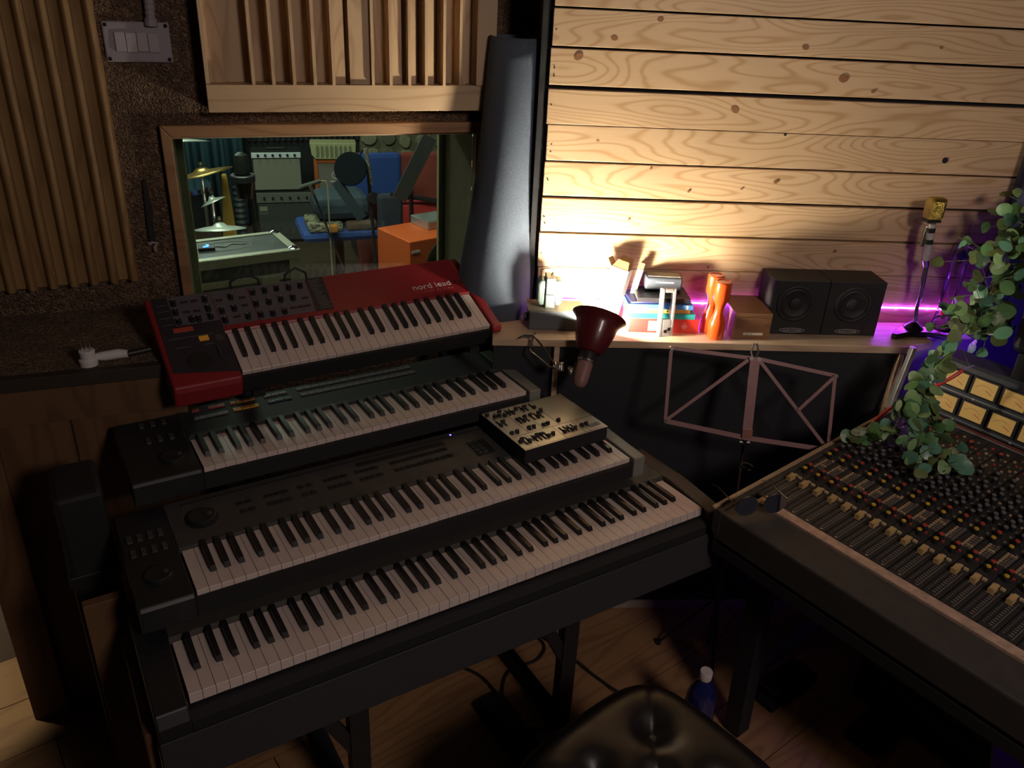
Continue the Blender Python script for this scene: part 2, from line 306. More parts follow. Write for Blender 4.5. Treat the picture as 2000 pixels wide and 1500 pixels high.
# wooden diffuser panel over the window
dz0, dz1 = 1.540, 2.30
dif = thing('diffuser_panel', 'pine slatted sound diffuser panel hung over the window', 'acoustic panel', M=MW)
MB().box(-0.665, 0.085, -0.012, -0.001, dz0, dz1).build('back_board', PINE_Z, dif)
MB().box(-0.665, 0.085, -0.082, -0.012, dz0, dz0 + 0.066).build('bottom_rail', PINE_X, dif, bevel=0.001)
MB().box(-0.665, 0.085, -0.082, -0.012, dz1 - 0.06, dz1).build('top_rail', PINE_X, dif, bevel=0.001)
MB().box(0.030, 0.085, -0.090, -0.012, dz0 + .0665, dz1 - .0605).build('side_rail', PINE_Z, dif, bevel=0.001)
MB().box(-0.665, -0.655, -0.080, -0.012, dz0 + .0665, dz1 - .0605).build('side_rail', PINE_Z, dif, bevel=0.001)
slz0, slz1 = dz0 + .0665, dz1 - .0605
for x0, x1, dp in ((-.6545, -.618, .034), (-.6175, -.556, .020), (-.5555, -.5475, .078), (-.547, -.507, .010), (-.5065, -.4985, .078), (-.498, -.456, .010), (-.4555, -.4475, .078), (-.447, -.4045, .014), (-.404, -.396, .078), (-.3955, -.357, .022), (-.3565, -.3485, .078), (-.348, -.320, .060), (-.3195, -.309, .014), (-.3085, -.255, .064), (-.2545, -.247, .078), (-.2465, -.208, .026), (-.2075, -.1995, .078), (-.199, -.170, .058), (-.1695, -.158, .012), (-.1575, -.1500, .078), (-.1495, -.132, .058), (-.1315, -.1125, .012), (-.112, -.1045, .078), (-.104, -.083, .058), (-.0825, -.063, .012), (-.0625, -.055, .078), (-.0545, -.018, .024), (-.0175, -.010, .078), (-.0095, .006, .06), (.0065, .0295, .03)):
    MB().box(0, x1 - x0, -0.012 - dp + .004, -0.0121, 0, slz1 - slz0).build('slat', PINE_Z, dif, M=Matrix.Translation((x0, 0, slz0)))

# moulded wooden panel on the left
mp_ = thing('moulded_panel', 'ribbed panel of half round wooden mouldings beside the light switch', 'acoustic panel', M=MW)
MB().box(-1.425, -0.893, -0.008, -0.001, 1.098, 2.4).build('back_board', MOULD, mp_)
prof = [(0.0, 0.0), (0.0, -.004), (.012, -.003), (.022, -.006), (.0265, -.014), (.029, -.022), (.0335, -.028), (.038, -.0295), (.0425, -.028), (.0465, -.023), (.0485, -.014), (.0485, 0)]
slat = MB().prism(prof, 0, 1.29, 'z').mesh('moulding', MOULD, True)
for i in range(11): link('moulding', slat, mp_, loc=(-0.9415 - 0.0487 * i, -0.0082, 1.10 - 0.0016 * i))

# light switch
sw = thing('light_switch', 'grey four gang light switch on the brown wall', 'light switch', M=MW @ Matrix.Translation((-0.808, 0, 1.694)))
SWG = mat('switch_grey', (0.34, 0.31, 0.34), 0.5, var=0.05); SWL = mat('switch_light', (0.46, 0.42, 0.44), 0.35, var=0.05)
MB().box(-.075, .075, -.012, -.0005, -.046, .046).build('plate', SWG, sw, bevel=0.004)
for i in range(4): MB().box(-.05 + i * .0245, -.0262 + i * .0245, -.018, -.0122, -.022, .022).build('rocker', SWL, sw, bevel=0.0015, M=Matrix.Rotation(R(2 if i % 2 else -3), 4, 'X'))
for x in (-.067, .067):
    for z in (-.038, .038): MB().lathe([(.0045, 0), (.0045, .002)], (x, -.012, z), (0, -1, 0), 10).build('screw', DARKHOLE, sw)
cn = thing('conduit', 'ribbed grey conduit running up from the light switch', 'conduit', M=MW @ Matrix.Translation((-0.772, -0.016, 1.735)))
MB().lathe([(.011 if i % 2 else .0125, i * .006) for i in range(60)] , (0, 0, 0), (0.04, 0, 1), 12).build('hose', SWG, cn)
MB().lathe([(.015, -.004), (.015, .012), (.012, .014)], (0, 0, 0), (.04, 0, 1), 12).build('gland', SWG, cn)
cp = MB().cyl((0.102, -0.02, 1.70), (0.106, -0.02, 2.55), 0.009).build('wall_pipe', mat('pipe_brown', (.13, .085, .07), .5), M=MW)
tag(cp, 'thin brown pipe running up the wall beside the diffuser panel', 'pipe')

# hanging strap on the wall
hk = thing('hanging_strap', 'black strap with a pale hook hanging on the brown wall', 'strap', M=MW)
MB().prism([(-.846, 1.362), (-.838, 1.362), (-.834, 1.30), (-.838, 1.195), (-.853, 1.195), (-.850, 1.28)], -.012, -.002, 'y').build('strap', BLACKM, hk)
MB().tube([(-.856, -.008, 1.192), (-.846, -.010, 1.197), (-.835, -.008, 1.194), (-.842, -.012, 1.182), (-.840, -.01, 1.172)], .005).build('hook', mat('pale_plastic', (.3, .25, .25), .5), hk, True)

# low plywood cabinet (left) with ledge
lc = thing('plywood_cupboard', 'low brown plywood boxed-in cupboard with a dark ledge under the ribbed panel', 'cupboard', M=MW)
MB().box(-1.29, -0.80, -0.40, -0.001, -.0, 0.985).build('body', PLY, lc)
MB().box(-1.30, -0.795, -0.415, -0.387, 0.986, 1.018).build('ledge', mat('dark_ledge', (.035, .024, .018), .7, var=.3), lc, bevel=0.002)
MB().box(-1.30, -0.795, -0.3865, -0.001, 0.986, 1.0175).build('ledge_top', CORK, lc)
MB().box(-1.302, -1.215, -0.422, -0.401, 0.0, 0.985).build('corner_post', PLY, lc, bevel=0.003)
MB().box(-1.304, -1.291, -0.400, -0.05, 0.0, 0.985).build('side_panel', PLY, lc)
for a in (-1.06,): MB().box(a, a + .003, -0.4015, -0.3995, 0.0, 0.985).build('joint', DARKHOLE, lc)
MB().box(-1.214, -0.80, -0.413, -0.401, 0.90, 0.985).build('top_rail', PLY, lc)
pg = thing('power_plug', 'white mains plug standing on the dark ledge', 'plug', M=MW @ Matrix.Translation((-1.0, -0.372, 1.0185)))
MB().lathe([(.020, 0), (.021, .014), (.016, .018), (.018, .036), (.016, .038)], n=14).build('body', WHITEP, pg, True)
for x in (-.009, 0, .009): MB().cyl((x, 0, .038), (x, 0, .056), .0022, n=8).build('pin', STEEL, pg)
adp = thing('white_adapter', 'white cable adapter lying on the dark ledge beside the plug', 'adapter', M=MW @ Matrix.Translation((-0.955, -0.36, 1.0185)))
MB().tube([(-.05, 0, .006), (-.03, .003, .012), (-.01, 0, .013), (.02, .006, .013), (.04, .0, .013)], [.003, .009, .012, .012, .009], 10).build('body', WHITEP, adp, True)
MB().tube([(.04, 0, .013), (.06, .004, .014), (.09, .01, .016)], .008, 10).build('connector', BLACK, adp, True)

# dark blue fabric panel at the right end of the plank wall
bp_ = thing('fabric_panel', 'tall dark blue fabric acoustic panel at the right end of the planks', 'acoustic panel', M=MP)
NAVY = mat('navy_fabric', (.040, .050, .105), .9, var=.2, scale=300)
MB().box(1.392, 1.9, -0.09, -0.03, 0.0, 2.5).build('fabric', NAVY, bp_, bevel=.012)
MB().box(1.41, 1.89, -0.03, -0.0025, 0.0, 2.48).build('back_board', BLACKM, bp_)

# ------------------------------------------------------------------ keyboards
WB = {'C': 1, 'D': 1, 'E': 0, 'F': 1, 'G': 1, 'A': 1, 'B': 0}; SEQ = 'CDEFGAB'
OFFS = {'C': -.0032, 'D': .0032, 'F': -.0042, 'G': 0, 'A': .0042}
def kbframe(P0, tilt): return Matrix.Translation(P0) @ Matrix.Rotation(HK, 4, 'Z') @ Matrix.Rotation(R(tilt), 4, 'X')
def keys(root, nw, first, kl, th, lip=0.0, bl=0.096, bh=0.0125):
    p = 0.0235
    # white key: bevelled front edge
    c = 0.0009
    wme = MB().prism([(0, -th), (0, -c), (c, 0), (kl, 0), (kl, -th)], 0.0004, p - 0.0006).mesh('white_key', KEYW)
    bme = MB()
    y0, y1 = kl - bl, kl + 0.002
    vs = [(-.0069, y0, -.004), (.0069, y0, -.004), (.0069, y1, -.004), (-.0069, y1, -.004), (-.0050, y0 + .006, bh - .001), (.0050, y0 + .006, bh - .001), (.0054, y1, bh), (-.0054, y1, bh)]
    bme.add(vs, [(0, 1, 2, 3), (4, 7, 6, 5), (0, 4, 5, 1), (1, 5, 6, 2), (2, 6, 7, 3), (3, 7, 4, 0)])
    bme = bme.mesh('black_key', KEYB)
    i0 = SEQ.index(first)
    for i in range(nw):
        link('white_key', wme, root, loc=(i * p, 0, random.uniform(-.0004, .0002)))
        L_ = SEQ[(i0 + i) % 7]
        if WB[L_] and i < nw - 1: link('black_key', bme, root, loc=((i + 1) * p + OFFS[L_], 0, 0))
    return nw * p

# --- 88 key stage piano
M88 = kbframe((-0.543, 1.027, 0.719), -2.5)
p88 = thing('stage_piano', 'full length black stage piano with 88 keys, lowest of the keyboard stack', 'piano', M=M88)
W88 = keys(p88, 52, 'A', 0.150, 0.021)
MB().prism([(-.030, -.115), (-.030, -.034), (-.012, -.026), (.002, -.026), (.152, -.026), (.152, -.115)], -.004, W88 + .004).build('key_bed', BLACKM, p88)
MB().prism([(-.032, -.118), (-.032, -.028), (-.02, -.004), (.12, .012), (.295, .012), (.31, .0), (.31, -.118)], -.062, -.0045).build('end_cheek', BLACK, p88, bevel=.004)
DUSTY = mat('dusty_charcoal_panel', (0.060, 0.056, 0.048), 0.5, var=.2)
MB().prism([(-.032, -.118), (-.032, -.028), (-.02, -.004), (.12, .012), (.295, .012), (.31, .0), (.31, -.118)], W88 + .0045, W88 + .050).build('end_cheek', DUSTY, p88, bevel=.004)
MB().prism([(.1525, -.118), (.1525, -.004), (.156, .010), (.295, .012), (.31, 0), (.31, -.118)], -.004, W88 + .004).build('control_panel', DUSTY, p88)
MB().box(-.062, W88 + .05, -.036, -.0325, -.165, -.055).build('front_rail', mat('charcoal_rail', (.034, .034, .036), .6), p88, bevel=.002)
MB().box(-.062, W88 + .05, -.032, .31, -.165, -.1185).build('bottom_case', BLACKM, p88)

# --- 76 key workstation
M76 = kbframe((-0.584, 1.204, 0.799), -0.8)
k76 = thing('workstation_keyboard', 'black 76 key workstation keyboard with a grey button panel, second from the bottom', 'keyboard', M=M76)
W76 = keys(k76, 45, 'E', 0.138, 0.012)
MB().box(-.004, W76 + .004, -.012, .1385, -.052, -.0125).build('key_bed', BLACKM, k76)
MB().prism([(-.014, -.054), (-.014, -.004), (-.008, .004), (.139, .006), (.31, .010), (.318, -.004), (.318, -.054)], -.105, -.0045).build('left_block', BLACK, k76, bevel=.003)
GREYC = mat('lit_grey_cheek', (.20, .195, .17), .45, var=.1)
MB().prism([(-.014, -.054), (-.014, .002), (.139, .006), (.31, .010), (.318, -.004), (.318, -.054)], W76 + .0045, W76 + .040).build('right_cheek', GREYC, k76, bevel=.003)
MB().prism([(.139, -.054), (.139, .004), (.142, .006), (.31, .010), (.318, -.004), (.318, -.054)], -.004, W76 + .004).build('control_panel', DGREY, k76)
MB().box(.03, .80, .285, .289, .0095, .0125).build('panel_ridge', DGREY2, k76)
BTN = mat('dark_button', (.017, .017, .018), .35)
bme = MB().box(0, .0125, 0, .009, 0, .0035).mesh('button', BTN)
for x0, x1 in ((.505, .662), (.416, .474), (.339, .396), (.277, .315), (.199, .255), (.139, .175)):
    n_ = max(2, round((x1 - x0) / .0155))
    for r_ in (.203, .236):
        for i in range(n_): link('button', bme, k76, loc=(x0 + i * (x1 - x0) / n_, r_, .0075))
bm2 = MB().box(0, .014, 0, .014, 0, .0035).mesh('keypad_button', BTN)
for i in range(3):
    for j in range(4): link('keypad_button', bm2, k76, loc=(.717 + i * .017, .176 + j * .017, .0068 + .0003 * j))
MB().box(.43, .665, .262, .278, .0085, .0110).build('card_slot', BLACKM, k76)
def dial(root, x, y, z, r_, m1=BLACK, name='data_dial'):
    d = MB().lathe([(r_ * 1.15, 0), (r_ * 1.15, .002), (r_, .003), (r_, .010), (r_ * .9, .012), (0.001, .009)], (x, y, z), n=28).build(name, m1, root, True)
    MB().lathe([(r_ * .22, 0), (r_ * .2, .003), (.0005, .0035)], (x + r_ * .55, y, z + .0105), n=12).build('finger_dimple', DGREY, d, True)
dial(k76, .06, .222, .007, .030); dial(k76, -.055, .07, .003, .026, name='bender_dial')
stb = MB().box(0, .010, 0, .022, 0, .006).mesh('slider_cap', DGREY)
for i in range(4):
    link('slider_cap', stb, k76, loc=(-.092 + i * .02, .20, .0068)); link('slider_cap', stb, k76, loc=(-.092 + i * .02, .15, .0055))
LEDB = mat('blue_led', (.05, .05, .4), .4, var=0, emis=(.15, .12, 1), es=6)
MB().lathe([(.002, 0), (.002, .002)], (.699, .297, .0095), n=8).build('blue_led', LEDB, k76)

# --- 61 key synthesizer
M61 = kbframe((-0.674, 1.517, 0.873), -1.0)
k61 = thing('synthesizer_keyboard', 'black 61 key synthesizer with yellow and red buttons, second from the top', 'keyboard', M=M61)
W61 = keys(k61, 36, 'C', 0.138, 0.012)
MB().box(-.004, W61 + .004, -.010, .1385, -.050, -.0125).build('key_bed', BLACKM, k61)
MB().prism([(-.012, -.052), (-.012, -.004), (-.006, .004), (.139, .006), (.268, .010), (.275, -.004), (.275, -.052)], -.150, -.0045).build('left_block', BLACK, k61, bevel=.003)
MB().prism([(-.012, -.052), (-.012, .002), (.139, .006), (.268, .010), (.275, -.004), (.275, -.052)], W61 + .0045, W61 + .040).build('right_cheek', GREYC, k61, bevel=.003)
MB().prism([(.139, -.052), (.139, .004), (.142, .006), (.285, .010), (.293, -.004), (.293, -.052)], -.004, W61 + .004).build('control_panel', DGREY2, k61)
MB().box(0, W61, .1425, .150, .006, .009).build('panel_edge', DGREY, k61)
B_G = mat('grey_button', (.15, .15, .15), .45); B_Y = mat('yellow_button', (.55, .28, .03), .45); B_A = mat('amber_button', (.38, .15, .04), .45); B_R = mat('red_button', (.36, .05, .05), .45); B_P = mat('slate_button', (.05, .055, .085), .45)
def brow(root, x0, x1, y, z, n_, m_, d=.010, h=.004, nm='button'):
    w_ = (x1 - x0) / n_; me = MB().box(0, w_ - .0014, 0, d, 0, h).mesh(nm, m_)
    for i in range(n_): link(nm, me, root, loc=(x0 + i * w_, y, z))
brow(k61, .295, .622, .260, .0088, 16, B_G); brow(k61, .295, .622, .226, .0078, 16, B_G)
brow(k61, .208, .269, .258, .0088, 3, B_G); brow(k61, .210, .271, .224, .0078, 3, B_P); brow(k61, .123, .186, .258, .0088, 4, B_A); brow(k61, .122, .186, .220, .0078, 3, B_Y, d=.012)
brow(k61, .070, .111, .257, .0088, 2, B_R); brow(k61, .030, .049, .258, .0088, 1, B_R); brow(k61, .028, .110, .217, .0078, 3, B_G)
MB().box(.33, .60, .276, .283, .0095, .011).build('display_window', BLACKM, k61)
dial(k61, -.052, .063, .003, .027, name='bender_dial')
for x, y in ((-.095, .228), (-.07, .228), (-.045, .228), (-.092, .148), (-.067, .148), (-.042, .148)): link('slider_cap', stb, k61, loc=(x, y, .0068))

# --- red 49 key synthesizer
M49 = kbframe((-0.644, 1.736, 1.006), 21.4)
n49 = thing('red_synthesizer', 'red 49 key synthesizer with grey knob panels on top of the keyboard stack', 'keyboard', M=M49)
W49 = keys(n49, 29, 'C', 0.136, 0.012, bl=.092)
bodp = [(-.022, -.058), (-.022, -.012), (-.016, .004), (.290, .004), (.302, -.006), (.302, -.062)]
MB().prism(bodp, -.160, -.004).build('left_block', RED, n49, bevel=.005)
MB().prism([(-.016, -.020), (-.016, -.008), (-.010, .004), (.270, .004), (.292, .000), (.302, -.012), (.302, -.062), (.10, -.050)], W49 + .003, W49 + .033).build('right_cheek', RED, n49, bevel=.006)
MB().prism([(.1375, -.06), (.1375, .000), (.142, .004), (.290, .004), (.302, -.006), (.302, -.062)], -.0045, W49 + .0035).build('top_panel', RED, n49)
MB().box(-.0035, W49 + .0025, -.008, .137, -.060, -.0125).build('key_bed', BLACKM, n49)
def plate(root, name, pts, z, m_, t=.0012): return MB().prism(pts, z, z + t, 'z').build(name, m_, root)
zt = .0041
plate(n49, 'knob_panel', [(-.108, .185), (-.0045, .183), (-.0045, .290), (-.108, .290)], zt, PANELG)
plate(n49, 'knob_panel', [(-.0025, .160), (.086, .160), (.090, .290), (-.0025, .290)], zt, PANELG)
plate(n49, 'knob_panel', [(.0885, .160), (.236, .160), (.247, .290), (.0925, .290)], zt, PANELG)
tp = plate(n49, 'chart_panel', [(.238, .160), (.285, .160), (.297, .290), (.249, .290)], zt, PANELD)
for i in range(14): MB().box(.253, .253 + random.uniform(.018, .035), .168 + i * .0085, .1705 + i * .0085, zt + .0012, zt + .0015).build('printed_line', mat('dim_print', (.16, .15, .16), .6, var=0) if i == 0 else bpy.data.materials['dim_print'], tp)
lp = plate(n49, 'dark_panel', [(-.150, .030), (-.004, .0), (-.004, .1825), (-.1085, .1825), (-.1085, .291), (-.145, .291)], zt, PANELD)
MB().box(-.118, -.072, .160, .174, zt + .0012, zt + .003).build('display', mat('red_display', (.05, .008, .006), .3, var=0, emis=(.5, .06, .03), es=.10), n49)
MB().box(-.068, -.046, .119, .134, zt + .0012, zt + .004).build('lit_button', mat('amber_lamp', (.35, .16, .02), .4, var=0, emis=(.8, .35, .03), es=.12), n49)
for x0, x1, y in ((-.125, -.093, .107), (-.135, -.03, .139), (-.06, -.04, .105), (-.138, -.112, .262), (-.138, -.112, .24), (-.138, -.112, .215), (-.138, -.112, .19), (-.03, -.012, .128), (-.03, -.012, .121), (-.03, -.012, .114)):
    MB().box(x0, x1, y, y + .0015, zt + .0012, zt + .0015).build('printed_line', bpy.data.materials['dim_print'], lp)
MB().tube([(-.035, .098, .007), (-.034, .075, .010), (-.034, .05, .007)], [.001, .0025, .001], 6).build('pitch_stick', DGREY, n49, True)
MB().lathe([(.028, 0), (.028, .0012), (.024, .0016), (.001, .0010)], (-.085, .055, zt + .0012), n=24).build('modulation_wheel', BLACKM, n49, True)
kme = MB().lathe([(.0075, 0), (.0072, .004), (.0058, .005), (.0052, .014), (.0045, .0148), (.0001, .0148)], n=12); kme.mi = 1; kme.box(-.0007, .0007, .001, .0054, .0146, .0152); kme = kme.mesh('knob', [KEYB, PRINT], True)
for x, y in [(-.097, .264), (-.021, .263), (-.099, .23), (-.022, .228), (-.099, .196), (-.068, .198), (-.052, .196), (-.023, .198), (.042, .258), (.039, .214), (.008, .212), (.007, .176), (.064, .178), (.1, .264), (.131, .265), (.163, .266), (.195, .264), (.226, .264), (.096, .219), (.129, .219), (.161, .222), (.193, .221), (.096, .177), (.126, .175), (.157, .175)]:
    link('knob', kme, n49, loc=(x, y - .004, zt + .0011), rot=(0, 0, random.uniform(-2.2, 2.2)))
rbm = MB().box(-.008, .008, -.003, .003, 0, .003).mesh('button', mat('maroon_button', (.05, .02, .022), .5))
for x, y in [(-.071, .264), (-.047, .264), (-.073, .227), (-.049, .226), (.012, .253), (.07, .251), (.068, .221), (.038, .184), (.225, .215), (.183, .184), (.202, .184), (.221, .184)]: link('button', rbm, n49, loc=(x, y, zt + .001))
text('lettering', 'nord lead', .030, PRINT, n49, Matrix.Translation((.525, .181, zt)), sx=1.05, space=1.0)
text('lettering', '2x', .026, PRINTD, n49, Matrix.Translation((.650, .181, zt)), sx=1.5)
text('lettering', 'v i r t u a l   a n a l o g', .008, bpy.data.materials['dim_print'], n49, Matrix.Translation((.53, .168, zt)), sx=1.6)

# --- cables behind the red synthesizer
for i, (xa, xb, h) in enumerate(((.055, .135, .030), (.20, .265, .026))):
    o = MB().tube([M49 @ Vector(p) for p in ((xa, .3075, -.03), (xa + .004, .322, .002), ((xa + xb) / 2, .325, h - .008), (xb - .004, .322, .0), (xb, .3075, -.03))], .0035).build('audio_cable', BLACK, None, True)
    tag(o, ('black cable looping over the back of the red synthesizer near the window frame', 'black cable looping over the back of the red synthesizer behind its chart panel')[i], 'cable')

# --- silver slider programmer on the 76 key workstation
MPG = M76 @ Matrix.Translation((.789, .076, .0555)) @ Matrix.Rotation(R(1.2), 4, 'Z')
pgm = thing('slider_programmer', 'silver slider programmer box lying across the upper workstation keys', 'synthesizer module', M=MPG)
PW_, PD_ = .254, .212
MB().box(0, PW_, 0, PD_, -.040, -.0015).build('case', BLACKM, pgm, bevel=.002)
face = MB().box(0, PW_, 0, PD_, -.0014, 0).build('face_plate', SILVER, pgm)
LINE = PRINTD
for x0, x1, y0, y1 in ((.0, PW_, .068, .0688), (.042, .0428, 0, .068), (.125, .1258, 0, .068), (.185, .1858, 0, .068), (.20, .2008, .0, .068), (.055, .0558, .0688, PD_), (.100, .1008, .0688, PD_), (.150, .1508, .0688, PD_), (.003, PW_ - .003, .004, .0048)):
    MB().box(x0, x1, y0, y1, .00005, .0003).build('printed_line', LINE, face)
slot = MB().box(-.0024, .0024, 0, .032, .00005, .0012).mesh('slot', DARKHOLE); slots = MB().box(-.0024, .0024, 0, .014, .00005, .0012).mesh('short_slot', DARKHOLE)
cap = MB().prism([(-.0045, 0), (-.002, .008), (.002, .008), (.0045, 0)], -.0042, .0042).mesh('slider_cap', BLACK)
capk = MB().lathe([(.006, 0), (.0055, .009), (.0001, .0095)], n=10).mesh('small_knob', BLACK, True)
def col_(x, y, long=True, f=None):
    link('slot', slot if long else slots, pgm, loc=(x, y, 0)); f = random.random() if f is None else f
    link('slider_cap', cap, pgm, loc=(x, y + .004 + f * (.022 if long else .006), .0004))
for x in (.020, .033, .052, .064, .076, .088, .137, .149, .161, .172): col_(x, .022)
for x in (.011, .105, .195, .180 + .03): col_(x, .034 if x < .02 else .026, False)
for x in (.012, .026, .066, .078, .090, .108, .122, .134): col_(x, .125 if x < .05 else .118)
for x in (.014, .030, .068, .082, .110, .124, .158): col_(x, .078, False)
for x in (.064, .076, .108, .120, .140): col_(x, .168)
for x, y in ((.008, .195), (.022, .178), (.044, .193), (.048, .172), (.036, .178), (.092, .188), (.146, .150)): link('small_knob', capk, pgm, loc=(x, y, .0002))
for x in (.212, .231): MB().box(x, x + .014, .018, .031, .00005, .0018).build('square_button', B_G, pgm)
for x in (.03, .22):
    for y in (.045, .055): MB().box(x - .012, x + .012, y - .004, y + .004, -.0430, -.040).build('foot', BLACK, pgm)

# --- keyboard stand: uprights behind, arms under each keyboard
def k88(x, y, z=0):     # piano frame, level
    c, s_ = math.cos(HK), math.sin(HK); return Vector((-0.543 + x * c - y * s_, 1.027 + x * s_ + y * c, z))
stand = thing('keyboard_stand', 'black tiered keyboard stand carrying the four stacked keyboards', 'stand')
for x in (.33, .93):
    MB().bar(k88(x, .83, 0.02), k88(x, .83, .955), .035, .035, (math.sin(HK), -math.cos(HK), 0)).build('upright', BLACKM, stand)
    MB().bar(k88(x, .10, .018), k88(x, .95, .018), .04, .03, (0, 0, 1)).build('foot_bar', BLACKM, stand)
    MB().bar(k88(x, .33, .7325), k88(x, .83, .7325), .03, .022, (0, 0, 1)).build('arm', BLACKM, stand)
    MB().bar(k88(x, .52, .8025), k88(x, .83, .8025), .03, .022, (0, 0, 1)).build('arm', BLACKM, stand)
    MB().bar(k88(x, .655, .938), k88(x, .83, .955), .03, .018, (0, 0, 1)).build('arm', BLACKM, stand)
    MB().bar(k88(x, .83, .955), k88(x, .91, 1.020), .03, .018, (0, 0, 1)).build('arm', BLACKM, stand)
MB().bar(k88(.33, .83, .45), k88(.93, .83, .45), .03, .03, (0, 0, 1)).build('cross_bar', BLACKM, stand)
for x in (.34, .92):
    lg = MB().bar(k88(x, .10, .03), k88(x, .10, .55), .045, .03, (math.sin(HK), -math.cos(HK), 0)).build('leg', BLACK, stand)
    MB().lathe([(.006, 0), (.005, .004), (.0001, .005)], k88(x, .083, .49), (math.sin(HK), -math.cos(HK), 0), 10).build('bolt', STEEL, lg, True)
    MB().bar(k88(x - .13, .10, .535), k88(x, .10, .26), .03, .02, (math.sin(HK), -math.cos(HK), 0)).build('brace', BLACK, stand)
MB().bar(k88(-.05, .10, .5425), k88(1.25, .10, .5425), .05, .02, (0, 0, 1)).build('bed_rail', BLACKM, stand)

# boards standing left of the piano
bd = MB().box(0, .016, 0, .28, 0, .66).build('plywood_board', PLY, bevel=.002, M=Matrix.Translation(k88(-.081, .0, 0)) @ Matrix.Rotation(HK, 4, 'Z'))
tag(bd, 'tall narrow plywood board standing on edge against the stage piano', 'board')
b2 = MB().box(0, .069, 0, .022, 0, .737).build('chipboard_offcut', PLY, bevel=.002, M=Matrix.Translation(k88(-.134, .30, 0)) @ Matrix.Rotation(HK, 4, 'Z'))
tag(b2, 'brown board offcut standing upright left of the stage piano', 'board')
bx = thing('black_case', 'black hard case wedged behind the left ends of the keyboards', 'case', k88(-.147, .47, 0), HK)
MB().box(0, .095, 0, .15, .0, .885).build('body', BLACKM, bx, bevel=.012)
MB().box(-.004, .099, -.004, .154, .66, .69).build('strap', BLACK, bx, bevel=.004)

# ------------------------------------------------------------------ felt roll
rl = thing('felt_roll', 'tall loosely rolled grey felt mat leaning in the corner beside the planks', 'felt mat')
b0, b1, n_ = Vector((-.074, 2.300, SHZ)), Vector((-.022, 2.360, 1.735)), 56
m_ = MB(); rows = 14; vs = []; fs = []
for r_ in range(rows + 1):
    t = r_ / rows; c = b0.lerp(b1, t); rad = .118 + (.083 - .118) * min(1, t * 1.25) + .003 * math.sin(t * 9)
    for i in range(n_ + 1):
        a = 2 * PI * 1.35 * i / n_ - 0.9; q = rad * (1 - .16 * i / n_) + .0025 * math.sin(3 * a + 5 * t)
        vs.append((c.x + q * math.cos(-a), c.y + q * math.sin(-a), c.z))
for r_ in range(rows):
    for i in range(n_): a = r_ * (n_ + 1) + i; fs.append((a, a + 1, a + n_ + 2, a + n_ + 1))
m_.add(vs, fs); o = m_.build('felt_sheet', FELT, rl, True)
so = o.modifiers.new('thick', 'SOLIDIFY'); so.thickness = .005; so.offset = 0

# ------------------------------------------------------------------ things on the shelf
# valve preamp
va = thing('transformer_chassis', 'grey steel preamp chassis with a bare transformer on top', 'preamp', M=onshelf(.030, .126))
MB().box(0, .150, 0, .085, .003, .058).build('chassis', mat('grey_hammer_paint', (.10, .115, .13), .45, var=.15, scale=200), va, bevel=.002)
MB().box(-.004, .156, -.0, .087, .0585, .0605).build('lid', mat('olive_steel', (.20, .17, .12), .4, metal=.4), va)
tr = MB().box(.044, .071, .018, .075, .061, .150).build('transformer_core', mat('zinc_laminations', (.30, .36, .36), .35, metal=.7, var=.2, scale=300), va, bevel=.003)
MB().box(.0435, .0715, .017, .0178, .100, .1025).build('band', BLACK, tr)
BELL = mat('greenish_bell', (.20, .28, .25), .25, metal=.5, var=.2)
for x0, x1 in ((.022, .0435), (.0715, .093)): MB().prism([(x0 + (.006 if x0 < .04 else 0), .068), (x0 + (0 if x0 < .04 else 0), .080), (x0, .130), (x0 + (.006 if x0 < .04 else 0), .142), (x1 - (0 if x0 < .04 else .006), .142), (x1, .130), (x1, .080), (x1 - (0 if x0 < .04 else .006), .068)], .022, .070, 'y').build('end_bell', BELL, va, bevel=.005)
MB().tube([(.030, .04, .142), (.030, .04, .165), (.040, .035, .174), (.062, .04, .172), (.066, .05, .160), (.06, .05, .149)], .0016).build('wire', BLACK, va, True)
MB().cyl((-.012, .03, .030), (0.0, .03, .030), .012).build('side_knob', BLACK, va)
MB().lathe([(.003, 0), (.002, .002)], (.128, 0, .009), (0, -1, 0), 8).build('screw', CHROME, va)
for x in (.015, .135):
    for y in (.015, .072): MB().cyl((x, y, 0), (x, y, .004), .007).build('foot', BLACK, va)
# white carton (leaning, open)
def carton(name, label, M, w_, d_, h_):
    t = thing(name, label, 'carton', M=M)
    th = .0015
    MB().box(0, w_, 0, th, 0, h_).build('front_side', [CARD], t)
    MB().box(0, w_, d_ - th, d_, 0, h_).build('back_side', CARD, t); MB().box(0, th, th, d_ - th, 0, h_).build('left_side', CARD, t); MB().box(w_ - th, w_, th, d_ - th, 0, h_).build('right_side', CARD, t)
    MB().box(0, w_, 0, d_, -th, 0).build('bottom', CARD, t)
    return t
MB_ = onshelf(.226, .058, .005) @ Matrix.Rotation(R(11), 4, 'Y') @ Matrix.Rotation(R(-30), 4, 'Z')
ct = carton('white_carton', 'tall white carton with open flaps leaning behind the red lamp', MB_, .056, .040, .175)
MB().box(0, .0012, 0, .040, 0, .022).build('flap', CARDIN, ct, M=Matrix.Translation((0, 0, .175)) @ Matrix.Rotation(R(-40), 4, 'Y'))
MB().prism([(0.004, 0), (.053, 0), (.046, .026), (.012, .026)], 0, .0012, 'y').build('flap', CARDIN, ct, M=Matrix.Translation((0, .001, .175)) @ Matrix.Rotation(R(-38), 4, 'X'))
MB().prism([(0.004, 0), (.053, 0), (.046, .03), (.012, .03)], 0, .0012, 'y').build('flap', CARDIN, ct, M=Matrix.Translation((0, .0385, .175)) @ Matrix.Rotation(R(-25), 4, 'X'))
